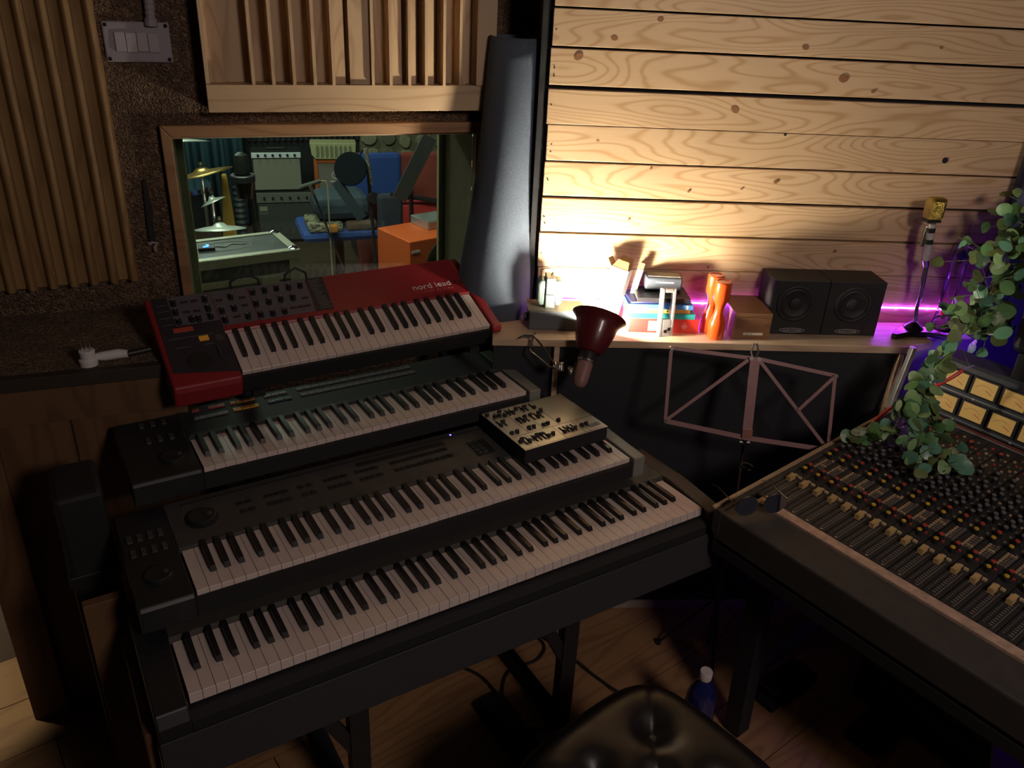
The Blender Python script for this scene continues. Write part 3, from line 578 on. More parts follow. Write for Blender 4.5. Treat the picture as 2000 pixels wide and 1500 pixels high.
GP = mat('grey_fine_print', (.45, .43, .42), .7, var=0)
for i in range(14): MB().box(.010, .010 + random.uniform(.020, .026), -.0004, 0, .092 + i * .0052, .0936 + i * .0052).build('printed_line', GP, ct)
M2 = onshelf(.309, .050, .004) @ Matrix.Rotation(R(11), 4, 'Y') @ Matrix.Rotation(R(-16), 4, 'Z')
ct2 = carton('slim_carton', 'slimmer white carton leaning against the tall open carton', M2, .016, .036, .165)
MB().box(0, .016, 0, .0012, 0, .020).build('flap', CARDIN, ct2, M=Matrix.Translation((0, .001, .165)) @ Matrix.Rotation(R(-35), 4, 'X'))
# stack of books
def book(name, label, s0, s1, z0, z1, v, dep, mcover, rz=0, mpage=None, **kw):
    t = thing(name, label, 'book', M=onshelf(s0, v, z0, rz)); L_ = s1 - s0; h = z1 - z0; c = min(.002, h * .2)
    sp = MB().box(0, L_, 0, c, 0, h).build('spine', mcover, t); MB().box(0, L_, c, dep, 0, c).build('cover', mcover, t); MB().box(0, L_, c, dep, h - c, h).build('cover', mcover, t)
    MB().box(.003, L_ - .003, c, dep - .003, c, h - c).build('pages', PAGE, t); return t, sp
PAGE = mat('paper_pages', (.72, .68, .60), .8, var=.06)
C_RED = mat('red_cover', (.62, .035, .03), .4, var=.05); C_TEAL = mat('teal_cover', (.02, .30, .30), .4, var=.05); C_YEL = mat('ochre_cover', (.66, .36, .08), .5, var=.05); C_BLU = mat('blue_cover', (.05, .22, .55), .4, var=.05); C_BLK = mat('black_cover', (.02, .018, .022), .3, var=.1); C_NAV = mat('indigo_cover', (.09, .09, .36), .5)
t, sp = book('red_boxed_book', 'thick red book at the bottom of the book stack', .318, .520, 0, .043, .124, .112, C_RED)
for q in ([(-.010, 0), (0, -.010), (.010, 0), (0, .010)],):
    MB().prism([(.478 - .318 + a, .021 + b * 1.15) for a, b in q], -.0006, 0, 'y').build('emblem', mat('pink_print', (.75, .35, .33), .6, var=0), sp)
    MB().prism([(.478 - .318 + a * .72, .021 + b * .83) for a, b in q], -.0010, -.0006, 'y').build('emblem', C_RED, sp)
    MB().lathe([(.0045, 0), (.0045, .0003)], (.160, -.0010, .021), (0, -1, 0), 12).build('emblem', bpy.data.materials['pink_print'], sp)
MB().box(.055, .098, -.0006, 0, .006, .036).build('spine_label', mat('pink_label', (.72, .5, .48), .6, var=0), sp)
t, sp = book('teal_book', 'thin teal book lying on the thick red book', .312, .505, .0432, .0585, .124, .11, C_TEAL, R(-.5))
text('lettering', '0 5', .011, PRINTD, sp, Matrix.Translation((.118, -.0002, .002)) @ FRONT)
t, sp = book('ochre_book', 'thin ochre book lying on the teal book', .310, .490, .0587, .0715, .122, .11, C_YEL, R(.8))
for x in (.112, .124): MB().box(x, x + .004, -.0004, 0, .003, .009).build('spine_mark', PRINTD, sp)
t, sp = book('blue_book', 'bright blue book lying on the ochre book', .308, .496, .0717, .0855, .123, .11, C_BLU, R(-.3))
MB().box(.118, .138, -.0004, 0, .004, .010).build('spine_print', PRINT, sp); MB().box(.168, .174, -.0004, 0, .001, .013).build('spine_band', PRINT, sp)
book('indigo_notebook', 'indigo notebook slanting out under the black notebook', .318, .44, .0857, .0905, .118, .10, C_NAV, R(5))
book('black_notebook', 'black covered notebook with white pages on top of the book stack', .334, .486, .0907, .1035, .118, .10, C_BLK, R(-1.5))
# grey pouch speaker
sp_ = thing('portable_speaker', 'small dark grey portable speaker lying on the black notebook', 'speaker', M=onshelf(.366, .062, .1037, R(-4)))
m_ = MB(); pr_ = []
for i in range(20):
    a = 2 * PI * i / 20; pr_.append((.026 + .026 * math.copysign(abs(math.cos(a)) ** .5, math.cos(a)), .0215 + .021 * math.copysign(abs(math.sin(a)) ** .5, math.sin(a))))
m_.prism(pr_, 0, .105).build('body', mat('slate_mesh', (.07, .085, .11), .6, var=.3, scale=500), sp_, True, bevel=.004)
MB().box(.006, .099, .008, .046, .0420, .0436).build('top_panel', mat('taupe_rubber', (.25, .22, .18), .6), sp_)
MB().box(.028, .080, -.0008, .0006, .026, .030).build('lettering_strip', PRINT, sp_)
# white device
wd = thing('white_stand_device', 'white upright plastic device with a slim window and two knobs beside the books', 'device', M=onshelf(.398, .158) @ Matrix.Rotation(R(-9), 4, 'X') @ Matrix.Rotation(R(14), 4, 'Z'))
MB().box(0, .009, 0, .016, 0, .140).build('left_edge', WHITEP, wd, bevel=.002); MB().box(.036, .045, 0, .016, 0, .140).build('right_edge', WHITEP, wd, bevel=.002)
MB().box(.0092, .0358, 0, .016, .128, .140).build('top_edge', WHITEP, wd, bevel=.002); MB().box(.0092, .0358, 0, .016, 0, .052).build('lower_body', WHITEP, wd, bevel=.002)
MB().box(.010, .035, .006, .008, .053, .127).build('window_pane', glass('clear_plastic', (.85, .86, .9), .8), wd)
for x, z in ((.017, .018), (.028, .024)): MB().lathe([(.0055, 0), (.005, .006), (.0001, .0065)], (x, 0, z), (0, -1, 0), 14).build('knob', CHROME, wd, True)
# orange shakers
def shaker(label, s, v, h):
    t = thing('orange_shaker', label, 'shaker', M=onshelf(s, v))
    MB().lathe([(.0215, 0), (.0235, .004), (.0235, .045), (.020, .056), (.0135, .075), (.013, .092), (.0155, .103), (.0235, .120), (.0235, h - .008)], n=24).build('body', ORANGE, t, True)
    MB().lathe([(.0235, h - .0078), (.0235, h - .003), (.021, h), (.018, h), (.0165, h - .002), (.0001, h - .002)], n=24).build('cap', ORANGE, t, True)
shaker('glossy orange waisted shaker beside the walnut box, the nearer of the pair', .563, .150, .170)
shaker('glossy orange waisted shaker standing tight behind its twin', .556, .100, .172)
# walnut box
wb = thing('walnut_box', 'small dark walnut box with a paper label beside the orange shakers', 'box', M=onshelf(.609, .158, 0, R(-1)))
MB().box(0, .108, 0, .150, 0, .066).build('body', CIGAR, wb, bevel=.001); MB().box(0, .108, 0, .150, .0668, .079).build('lid', CIGAR, wb, bevel=.001)
LT = mat('pale_joint_wood', (.36, .20, .10), .5)
for i in range(8): MB().box(-.0004, .006, -.0004, .0062, .004 + i * .0078, .0078 + i * .0078).build('finger_joint', LT, wb)
lb = MB().box(.032, .088, -.0008, -.0001, .014, .021).build('paper_label', PAGE, wb)
text('lettering', 'LINE  32', .006, PRINTD, lb, Matrix.Translation((.036, -.0008, .0155)) @ FRONT, ext=.0002)
MB().cyl((.1085, .03, .066), (.112, .03, .066), .004).build('catch', STEEL, wb)
MB().cyl((-.0035, .06, .050), (0, .06, .050), .003).build('catch', STEEL, wb)
# twin cube speakers
CUBE = mat('black_vinyl', (.017, .0175, .018), .55, var=.2, scale=300, bump=.1); CONE = mat('black_paper_cone', (.014, .014, .015), .6)
OVAL = mat('badge_silver', (.45, .44, .42), .4, var=0)
for i, lab in enumerate(('black cube speaker standing next to the walnut box', 'black cube speaker standing next to the gold microphone')):
    t = thing('cube_speaker', lab, 'speaker', M=onshelf(.722 + i * .1655, .115), group=None)
    MB().box(0, .164, 0, .108, .0, .165).build('cabinet', CUBE, t, bevel=.002)
    cx, cz = .0725 + i * .006, .096
    MB().lathe([(.055, -.0), (.055, .003), (.050, .005), (.046, .004), (.044, .0015), (.040, .0035), (.037, .001), (.020, .0003), (.018, .004), (.010, .0065), (.0001, .007)], (cx, -.0002, cz), (0, -1, 0), 36).build('driver', CONE, t, True)
    bd_ = MB(); n_ = 28
    bd_.prism([(.078 + .0375 * math.cos(2 * PI * j / n_), .0135 + .0068 * math.sin(2 * PI * j / n_)) for j in range(n_)], -.0008, 0, 'y'); bd_ = bd_.build('badge', OVAL, t)
    MB().prism([(.078 + .0358 * math.cos(2 * PI * j / n_), .0135 + .0055 * math.sin(2 * PI * j / n_)) for j in range(n_)], -.0011, -.0008, 'y').build('badge_field', BLACK, bd_)
    text('lettering', 'AURATONE', .0088, OVAL, bd_, Matrix.Translation((.078, -.0012, .0102)) @ FRONT, align='CENTER', ext=.0003, sx=1.15)
# gold microphone on a desk stand
mc = thing('gold_microphone', 'gold grille microphone on a gooseneck desk stand with a black foot', 'microphone', M=onshelf(1.185, .078))
n_ = 24; foot = MB(); pts = [(-.092, -.052), (-.078, -.062), (-.03, -.040), (.03, -.040), (.078, -.062), (.092, -.052), (.06, -.010), (.018, .022), (-.018, .022), (-.06, -.010)]
foot.prism(pts, 0, .016, 'z'); foot.lathe([(.032, .015), (.024, .022), (.012, .03), (.010, .034)], n=16); foot.build('foot', mat('black_cast_foot', (.012, .012, .014), .3), mc, True, bevel=.004)
gp = [(0, 0, .030), (-.004, .004, .08), (-.001, .008, .12), (-.010, .006, .17), (-.012, .004, .21)]
MB().tube(gp, .006, 12).build('gooseneck', CHROME, mc, True)
MB().lathe([(.0075 if i % 2 else .0068, i * .0026) for i in range(26)], (-.004, .006, .14), (-.10, -.02, .95), 12).build('spring_sleeve', STEEL, mc, True)
MB().cyl((-.012, .004, .205), (-.020, .003, .225), .009, .011, 14).build('collar', CHROME, mc, True)
MB().cyl((-.020, .003, .224), (-.030, .002, .330), .0115, n=16).build('mic_body', mat('pale_mic_body', (.62, .60, .56), .35, metal=.3), mc, True)
for a in (.05, .085): MB().lathe([(.0119, 0), (.0119, .014)], Vector((-.020, .003, .224)).lerp(Vector((-.030, .002, .330)), a * 9), (-.1, 0, 1), 16).build('black_band', BLACK, mc, True)
MB().box(-.046, -.028, .0, .014, .262, .322).build('clamp', STEEL, mc, bevel=.003)
GOLD = granular('gold_mesh', (.85, .62, .16), (.52, .36, .07), 650); GOLD.node_tree.nodes['Principled BSDF'].inputs['Metallic'].default_value = .75; GOLD.node_tree.nodes['Principled BSDF'].inputs['Roughness'].default_value = .38
MB().box(-.026, .026, -.017, .017, 0, .062).build('gold_grille', GOLD, mc, bevel=.010, M=Matrix.Translation((-.036, .0, .343)) @ Matrix.Rotation(R(5), 4, 'Z'))
MB().box(-.021, .021, -.014, .014, -.007, .0).build('grille_base', BLACK, mc, M=Matrix.Translation((-.036, .0, .343)) @ Matrix.Rotation(R(5), 4, 'Z'))
# glass thermometer tube
gt = thing('glass_thermometer', 'clear glass float thermometer tube with a pointed tip beside the ivy', 'thermometer', M=onshelf(1.298, .030))
CG = glass('clear_tube_glass', (.93, .93, .95), .9)
MB().lathe([(.026, 0), (.027, .004), (.026, .02), (.0235, .03), (.0225, .235), (.019, .258), (.008, .275), (.004, .30), (.0008, .330)], n=24).build('tube', CG, gt, True)
for z, c in ((.225, (.05, .03, .35)), (.05, (.45, .02, .02))):
    f_ = MB().lathe([(.0005, -.014), (.009, -.010), (.013, 0), (.010, .010), (.003, .016), (.0005, .018)], (.002, 0, z), n=16).build('float_bulb', mat('float_liquid', c, .1, var=0), gt, True)
    MB().box(-.004, .008, -.001, .001, z - .024, z - .014).build('float_tag', STEEL, f_)
# purple led strip along the foot of the planks
led = thing('led_strip', 'glowing purple LED strip stuck along the bottom of the plank wall', 'led strip', M=MP)
LEDM = mat('purple_led', (.3, .05, .5), .4, var=0, emis=(.42, .035, 1.0), es=105)
LEDP = mat('purple_led_chip', (.6, .2, .8), .4, var=0, emis=(.8, .35, 1.0), es=70)
MB().box(.09, 1.385, -.0030, -.0020, 1.0260, 1.0305).build('tape', LEDM, led)
LEDV = mat('violet_led', (.2, .05, .5), .4, var=0, emis=(.20, .02, 1.0), es=26)
ls2 = thing('led_strip', 'violet LED strip along the back edge of the meter bridge', 'led strip', M=Matrix.Translation(PC) @ Matrix.Rotation(HC, 4, 'Z') @ Matrix.Rotation(math.atan(.06), 4, 'X'))
MB().box(.03, .62, .9305, .9325, .135, .145).build('tape', LEDV, ls2)
ls3 = thing('led_strip', 'violet LED strip under the back of the console tray', 'led strip', M=Matrix.Translation(PC) @ Matrix.Rotation(HC, 4, 'Z') @ Matrix.Rotation(math.atan(.06), 4, 'X'))
MB().box(.30, .62, .70, .712, -.1375, -.1355).build('tape', LEDV, ls3)
chip = MB().box(-.0025, .0025, -.0042, -.0031, -.0022, .0022).mesh('led_chip', LEDP)
for i in range(26): link('led_chip', chip, led, loc=(.11 + i * .05, 0, 1.028))

# ------------------------------------------------------------------ clamp lamp
AX = Vector((.25, .62, .745)).normalized(); SK = Vector((.203, 2.018, .972))
lamp = thing('clamp_lamp', 'dark red clip-on spot lamp clamped to the pine shelf and aimed at the planks', 'lamp', M=Matrix.Translation(SK) @ AX.to_track_quat('Z', 'Y').to_matrix().to_4x4())
SHADE = mat('dark_red_shade', (.11, .012, .016), .35, var=.1, coat=.3); INNER = mat('shade_lining', (.85, .82, .78), .4, var=0)
po = [(.021, .001), (.033, .005), (.040, .016), (.049, .040), (.055, .064), (.0575, .082), (.0605, .091), (.068, .101), (.076, .108)]
m_ = MB(); m_.lathe(po + [(.0755, .1095)], n=40, cap=False); m_.mi = 1; m_.lathe([(.0755, .1095), (.0665, .1025), (.0590, .0925), (.0555, .082), (.053, .064), (.047, .040), (.038, .018), (.031, .008), (.019, .006), (.0001, .006)], n=40, cap=False)
sd = m_.build('shade', [SHADE, INNER], lamp, True)
MB().lathe([(.0585, .0995), (.0600, .101), (.0590, .1025)], n=40).build('rim_bead', SHADE, sd, True) if False else None
hole = MB().lathe([(.0022, 0), (.0022, .0006)], n=8).mesh('vent_hole', mat('glowing_vent', (.5, .12, .08), .6, var=0))
for i in range(7):
    a = R(-62); q = .030 + i * .0072; rr = [.0492, .0515, .0532, .0550, .0560, .0570, .0577][i]
    d_ = Vector((math.cos(a), math.sin(a), 0)); link('vent_hole', hole, sd, M=Matrix.Translation(d_ * (rr - .0006) + Vector((0, 0, q + .01))) @ d_.to_track_quat('Z', 'Y').to_matrix().to_4x4())
MB().lathe([(.0215, -.018), (.0235, -.016), (.0235, .000), (.0225, .005), (.0215, .010)], n=24).build('collar', BLACK, lamp, True)
MB().lathe([(.0225, -.026), (.0245, -.024), (.0245, -.019), (.0225, -.0182)], n=24).build('ring_clamp', STEEL, lamp, True)
hd_ = MB().lathe([(.006, -.098), (.012, -.096), (.0175, -.089), (.0205, -.078), (.0205, -.0265)], n=24).build('handle', mat('dirty_pink_plastic', (.26, .135, .12), .5, var=.25, scale=40), lamp, True)
lm = MB()
for i in range(9):
    a0, a1 = R(-150 + i * 10), R(-140 + i * 10)
    lm.add([(.0208 * math.cos(a), .0208 * math.sin(a), z) for a in (a0, a1) for z in (-.075, -.038)], [(0, 2, 3, 1)])
lab = lm.build('paper_label', mat('faded_label', (.42, .33, .32), .7, var=.1), hd_)
for i in range(7):
    for j in range(2): MB().box(-.004, .004, -.0003, .0003, -.0009, .0009).build('printed_line', PRINTD, lab, M=Matrix.Translation((.0211 * math.cos(R(-128 + j * 26)), .0211 * math.sin(R(-128 + j * 26)), -.046 - i * .0037)) @ Matrix.Rotation(R(-38 + j * 26), 4, 'Z'))
BULB = mat('lit_bulb', (1, .9, .75), .3, var=0, emis=(1.0, .88, .68), es=1000)
MB().lathe([(.012, .010), (.013, .060), (.022, .082), (.027, .098), (.024, .114), (.014, .124), (.0001, .127)], n=20).build('bulb', BULB, lamp, True)
# clamp wires in lamp's own frame
inv = lamp.matrix_world.inverted() if False else (Matrix.Translation(SK) @ AX.to_track_quat('Z', 'Y').to_matrix().to_4x4()).inverted()
def LW(pts): return [inv @ Vector(p) for p in pts]
spc = Vector((.126, 2.005, .935))
MB().tube(LW([(.192, 2.012, .926), (.165, 2.006, .930), (.150, 2.004, .932)]), .0065, 8).build('swivel_arm', STEEL, lamp, True)
MB().lathe([(.005, 0), (.008, .003), (.008, .010), (.005, .013)], inv @ Vector((.158, 2.0, .918)), inv.to_3x3() @ Vector((0, -.2, 1)), 10).build('wing_nut', STEEL, lamp, True)
coil = [spc + Vector((-.012 + .024 * t / 40, 0, 0)) + Vector((0, math.cos(t * .75) * .011, math.sin(t * .75) * .011)) for t in range(41)]
MB().tube(LW(coil), .0025, 6).build('spring_coil', STEEL, lamp, True)
MB().tube(LW([coil[0], (.075, 2.03, .985), (.052, 2.05, 1.004), (.030, 2.06, 1.000), (.012, 2.062, .9875), (.022, 2.085, .9835), (.045, 2.084, .9835), (.058, 2.066, 1.004)]), .0029, 7).build('upper_jaw', STEEL, lamp, True)
MB().tube(LW([coil[-1], (.10, 2.02, .925), (.070, 2.035, .945), (.050, 2.045, .955), (.046, 2.062, .9565), (.050, 2.062, .985), (.052, 2.05, 1.003)]), .0029, 7).build('lower_jaw', STEEL, lamp, True)

# ------------------------------------------------------------------ folding music stand
ms = thing('music_stand', 'folding brown metal music stand in front of the black cabinet', 'music stand')
MSM = mat('brown_enamel', (.30, .17, .165), .38, metal=.3, var=.15)
def mp3(x, z): return Vector((x, 1.925 + (z - .78) * .30, z))
nrm = Vector((0, -1, .3)).normalized()
TLc, TC1, TC2, TRc, BLc, BCc, BRc = mp3(.419, 1.012), mp3(.632, .996), mp3(.653, .995), mp3(.862, .962), mp3(.419, .822), mp3(.641, .788), mp3(.866, .767)
for nm, a, b_, wd_ in (('top_bar', TLc, TC1, .010), ('top_bar', TC2, TRc, .010), ('side_bar', TLc, BLc, .009), ('side_bar', TRc, BRc, .009), ('bottom_bar', BLc, BCc, .013), ('bottom_bar', BCc, BRc, .013), ('diagonal_bar', BLc, TC1, .009), ('diagonal_bar', TC2, BRc, .009), ('short_bar', TC2.lerp(BRc, .56), TRc, .009)):
    off = nrm * {'top_bar': 0, 'side_bar': .004, 'bottom_bar': .008, 'diagonal_bar': .0045, 'short_bar': .008}[nm]
    MB().bar(a + off, b_ + off, wd_, .002, nrm).build(nm, MSM, ms)
MB().bar(mp3(.6425, 1.0) + nrm * .010, mp3(.6405, .79) + nrm * .010, .026, .003, nrm).build('spine', MSM, ms)
MB().bar(mp3(.6405, .812) + nrm * .014, mp3(.6405, .79) + nrm * .014, .027, .005, nrm).build('lip', mat('coppery_lip', (.36, .16, .12), .3, metal=.4), ms)
for p in (TLc, TRc, BLc, BRc, TC1, TC2): MB().cyl(p - nrm * .002, p + nrm * .012, .0055, n=10).build('rivet', STEEL, ms)
for s_ in (-1, 1): MB().tube([mp3(.6425 + s_ * .004, .996), mp3(.6425 + s_ * .010, 1.012), mp3(.6425 + s_ * .007, 1.026), mp3(.6425 + s_ * .003, 1.034)], .0025).build('clip', STEEL, ms, True)
MB().cyl((.641, 1.935, .785), (.641, 1.935, .765), .012, n=12).build('bracket', STEEL, ms); MB().cyl((.627, 1.930, .772), (.655, 1.930, .772), .006, n=8).build('bracket_bolt', STEEL, ms)
MB().cyl((.643, 1.938, .768), (.660, 1.94, .45), .0045, n=10).build('inner_tube', CHROME, ms); MB().cyl((.660, 1.94, .46), (.660, 1.94, .03), .0075, n=12).build('outer_tube', BLACK, ms)
MB().tube([(.650, 1.938, .70), (.662, 1.930, .704), (.676, 1.928, .698), (.674, 1.928, .682), (.664, 1.93, .684)], .0022).build('wing_screw', STEEL, ms, True)
MB().tube([(.648, 1.936, .69), (.656, 1.928, .690)], .005).build('collar', BLACK, ms)
for i in range(3):
    a = R(20 + 120 * i); tip = Vector((.66 + .20 * math.cos(a), 1.94 - .10 + .20 * math.sin(a) * .7 + .03, .006))
    MB().bar(Vector((.66, 1.94, .22)), tip, .010, .003, (0, 0, 1)).build('leg', BLACK, ms); MB().cyl(tip - Vector((0, 0, .006)), tip + Vector((0, 0, .008)), .009, n=10).build('rubber_foot', BLACK, ms)

# ------------------------------------------------------------------ mixing console
MCN = Matrix.Translation(PC) @ Matrix.Rotation(HC, 4, 'Z') @ Matrix.Rotation(math.atan(.06), 4, 'X')
con = thing('mixing_console', 'large black analogue mixing console with beige faders and VU meters', 'mixing console', M=MCN)
CL = 1.45
PADM = mat('worn_black_armrest', (.046, .042, .038), .55, var=.35, scale=30)
MB().prism([(-.004, -.09), (-.004, -.004), (.095, -.003), (.095, -.09)], .0, CL).build('arm_rest', PADM, con, bevel=.006)
WORN = mat('worn_metal_strip', (.58, .41, .31), .45, metal=.25, var=.55, scale=55)
MB().box(.040, CL, .0955, .122, -.02, .0015).build('front_strip', WORN, con, bevel=.001)
BRASSW = mat('worn_wood_edge', (.42, .29, .17), .5, var=.3)
MB().box(-.004, .020, -.005, .83, -.075, -.001).build('side_cheek', PADM, con, bevel=.003); MB().box(-.006, .0025, -.01, .83, -.001, .006).build('side_trim', BRASSW, con, bevel=.001)
MB().box(.021, CL, .1225, .815, -.10, -.004).build('chassis', BLACKM, con)
MB().box(.0, CL, .0, .83, -.135, -.1005).build('bottom_tray', BLACKM, con, bevel=.003)
STR = mat('channel_strip_black', (.028, .027, .027), .5, var=.25, scale=60); STRW = mat('worn_strip_edge', (.10, .075, .06), .5, var=.3)
PITCH = .0385; NCH = 20
def knob(cap_m, nm):
    m_ = MB(); m_.lathe([(.0070, 0), (.0066, .012), (.0060, .0132)], n=10); m_.mi = 1; m_.lathe([(.0058, .0132), (.0052, .0155), (.0001, .0158)], n=10); return m_.mesh(nm, [KEYB, cap_m], True)
CY = mat('yellow_cap', (.58, .36, .03), .45, var=0); CRD = mat('red_cap', (.42, .055, .04), .45, var=0); CGY = mat('slate_cap', (.13, .14, .15), .5, var=0)
kY, kR, kG = knob(CY, 'yellow_knob'), knob(CRD, 'red_knob'), knob(CGY, 'grey_knob')
FCAP = mat('beige_fader_cap', (.50, .34, .15), .5, var=.1); BEI = mat('beige_button', (.55, .42, .24), .5, var=.05)
fad = MB().prism([(-.0115, 0), (-.0115, .013), (-.003, .0105), (.003, .0105), (.0115, .013), (.0115, 0)], -.0062, .0062).mesh('fader_cap', FCAP)
bei = MB().box(0, .0095, 0, .0052, 0, .0055).mesh('mute_button', BEI)
sbp = mat('pale_tiny_button', (.50, .36, .22), .5, var=.1); sbd = mat('dark_tiny_button', (.17, .145, .125), .5, var=.1); sbr = mat('red_tiny_button', (.42, .06, .05), .5, var=.1)
led_ = MB().lathe([(.003, 0), (.003, .002)], n=8).mesh('screw_head', STEEL)
for c in range(NCH):
    u = .0225 + c * PITCH + (.0012 if c >= 9 else 0) + (.0012 if c >= 12 else 0)
    st = MB().box(0, PITCH - .0022, .1235, .812, -.0035, 0).box(0, .0012, .1235, .812, 0, .0012).build('channel_strip', [STR], con, M=Matrix.Translation((u, 0, 0)))
    w_ = PITCH
    # printed scale and fader slot
    sm = MB(); sm.box(.0118, .0136, .135, .236, .0001, .0004)
    sl = sm.build('fader_slot', DARKHOLE, st)
    sm = MB()
    for j in range(11): sm.box(.0155, .0225, .140 + j * .0086, .1418 + j * .0086, .0001, .0004); sm.box(.004, .008, .140 + j * .0086, .1412 + j * .0086, .0001, .0004)
    sm.box(.026, .0268, .13, .245, .0001, .0006)
    stuff(sm.build('printed_scale', mat('scale_print', (.30, .27, .23), .6, var=0) if c == 0 else bpy.data.materials['scale_print'], st))
    link('fader_cap', fad, st, loc=(.0128, .2385 + random.uniform(-.003, .003), .0004)); link('mute_button', bei, st, loc=(.0205, .2555, 0)); link('solo_button', bei, st, loc=(.0205, .2465 - .0, .0) if False else (.0085 + .0215, .2545 - .0005, 0)) if False else link('solo_button', bei, st, loc=(.0075, .2575, 0))
    link('screw_head', led_, st, loc=(.024, .129, 0))
    if c < 17:
        link('yellow_knob', kY, st, loc=(.014, .292, 0)); link('red_knob', kR, st, loc=(.0135, .316, 0))
        link('yellow_knob', kY, st, loc=(.013, .398, 0)); link('red_knob', kR, st, loc=(.0125, .427, 0))
        for x, y in ((.012, .458), (.021, .474), (.012, .490), (.021, .508), (.012, .524), (.021, .543), (.012, .560), (.021, .580), (.012, .600), (.020, .632), (.013, .660)):
            link('grey_knob', kG, st, loc=(x, y, 0))
        if c % 2: link('red_knob', kR, st, loc=(.014, .755, 0))
    bm_ = MB()
    for j in range(6):
        for x, m__ in ((.0135, 0), (.0215, 1), (.0290, 1)):
            bm_.mi = m__ if (j * 3 + c + m__) % 7 else 0; bm_.box(x, x + .0058, .332 + j * .0098, .3365 + j * .0098, 0, .004)
    bm_.mi = 2; bm_.box(.0205, .0263, .306, .311, 0, .004)
    for j in range(14):
        bm_.mi = 0 if (j + c) % 5 == 0 else 1; bm_.box(.0282, .0338, .388 + j * .0275, .3925 + j * .0275, 0, .0035)
    for j in range(6): bm_.mi = (j + c) % 3 if j else 0; bm_.box(.006 + (j % 2) * .012, .012 + (j % 2) * .012, .69 + j * .018, .695 + j * .018, 0, .004)
    stuff(bm_.build('push_buttons', [sbp, sbd, sbr], st))
# meter bridge
MBD = mat('blue_grey_enamel', (.040, .046, .056), .5, var=.15)
br = MB().prism([(.835, -.10), (.835, .010), (.822, .012), (.855, .165), (.865, .172), (.93, .172), (.93, -.10)], .055, CL).build('meter_bridge', MBD, con, bevel=.002)
MB().box(.055, CL, .816, .8215, .002, .010).build('wood_trim', mat('mahogany_trim', (.17, .05, .04), .35, var=.2), con); MB().box(.055, CL, .8140, .8158, .001, .005).build('silver_trim', ALU, con)
VUF = mat('lit_meter_face', (.55, .38, .13), .5, var=.12, scale=25, emis=(1.0, .55, .13), es=.10); VUS = mat('meter_scale_print', (.10, .04, .02), .6, var=0); VUR = mat('meter_scale_red', (.55, .05, .03), .6, var=0)
tilt = math.atan2(.033, .153)
for r_, zz in enumerate((.028, .098)):
    for c in range(9):
        mm = Matrix.Translation((.068 + c * .0785 + r_ * .006, .822 + (zz - .012) * .2157, zz)) @ Matrix.Rotation(-tilt, 4, 'X')
        v = MB().box(0, .074, -.008, -.0005, 0, .056).build('vu_meter', BLACKM, con, bevel=.003, M=mm)
        fc = MB().box(.007, .067, -.0088, -.0081, .006, .050).build('meter_face', VUF, v)
        for j in range(11):
            a = R(140 - j * 10); x, z = .037 + .024 * math.cos(a) * 1.05, .010 + .026 * math.sin(a)
            MB().bar((x, -.0090, z), (x + .004 * math.cos(a), -.0090, z + .004 * math.sin(a)), .0008, .0004).build('scale_tick', VUS if j < 8 else VUR, fc)
        MB().bar((.041, -.0094, .026), (.060, -.0094, .018), .0016, .0004).build('needle', VUR, fc)
    MB().box(.06, CL, -.0018, -.0002, 0, .0016).build('rule_line', ALU, con, M=Matrix.Translation((0, .822 + (zz - .012 + .06) * .2157 - .0002, zz + .060 if r_ == 0 else zz - .0085 - .07)) @ Matrix.Rotation(-tilt, 4, 'X')) if r_ == 0 else None
    for c in range(5): MB().lathe([(.0036, 0), (.003, .0015)], (.17 + c * .157, .822 + (.0885 - .012) * .2157 - .002, .0888) if r_ else (.14 + c * .157, .8195, .0185), (0, -1, .2), 10).build('screw', ALU, con)
MB().box(.06, CL, -.0018, -.0002, 0, .0016).build('rule_line', ALU, con, M=Matrix.Translation((0, .8225, .019)) @ Matrix.Rotation(-tilt, 4, 'X'))
# console legs
for x, y in ((.10, .10), (.10, .72), (1.3, .10), (1.3, .72)):
    MB().bar((x, y, -.136), (x, y, -.755 - y * .06), .05, .05, (0, 1, 0)).build('leg', BLACKM, con)
MB().bar((.10, .10, -.55), (.10, .72, -.55), .03, .03, (0, 0, 1)).build('leg_brace', BLACKM, con)

# aluminium rail and red cable behind the console corner
ar = MB().bar((1.10, 2.112, .80), (1.127, 2.125, .995), .022, .012, (1, 0, 0)).build('aluminium_rail', ALU, bevel=.002)
tag(ar, 'short aluminium rail standing behind the ivy at the console corner', 'rail')
rc = MB().tube([(.985, 1.97, .81), (1.0, 1.975, .835), (1.035, 1.985, .868), (1.075, 1.985, .895), (1.12, 1.975, .935), (1.165, 1.96, .985), (1.19, 1.97, 1.0)], .0052, 8).build('red_cable', mat('red_rubber', (.50, .03, .03), .4), None, True)
tag(rc, 'red cable rising past the aluminium rail into the ivy', 'cable')

# monitor speaker on the meter bridge
Mmon = MCN @ Matrix.Translation((.213, .858, .2455)) @ Matrix.Rotation(R(10), 4, 'Z')
mon = thing('studio_monitor', 'black studio monitor loudspeaker standing on the meter bridge', 'speaker', M=Mmon)
MB().box(0, .27, 0, .22, .0, .40).build('cabinet', BLACK, mon, bevel=.016)
MB().box(.02, .25, .004, .055, -.0725, -.0005).build('foam_pad', BLACKM, mon, bevel=.003)
MB().lathe([(.10, 0), (.10, .004), (.088, .005), (.07, .0), (.02, .0), (.0001, .004)], (.135, 0, .14), (0, -1, 0), 30).build('woofer', CONE, mon, True)
MB().lathe([(.035, 0), (.035, .003), (.018, .001), (.0001, .006)], (.135, 0, .31), (0, -1, 0), 24).build('tweeter', CONE, mon, True)
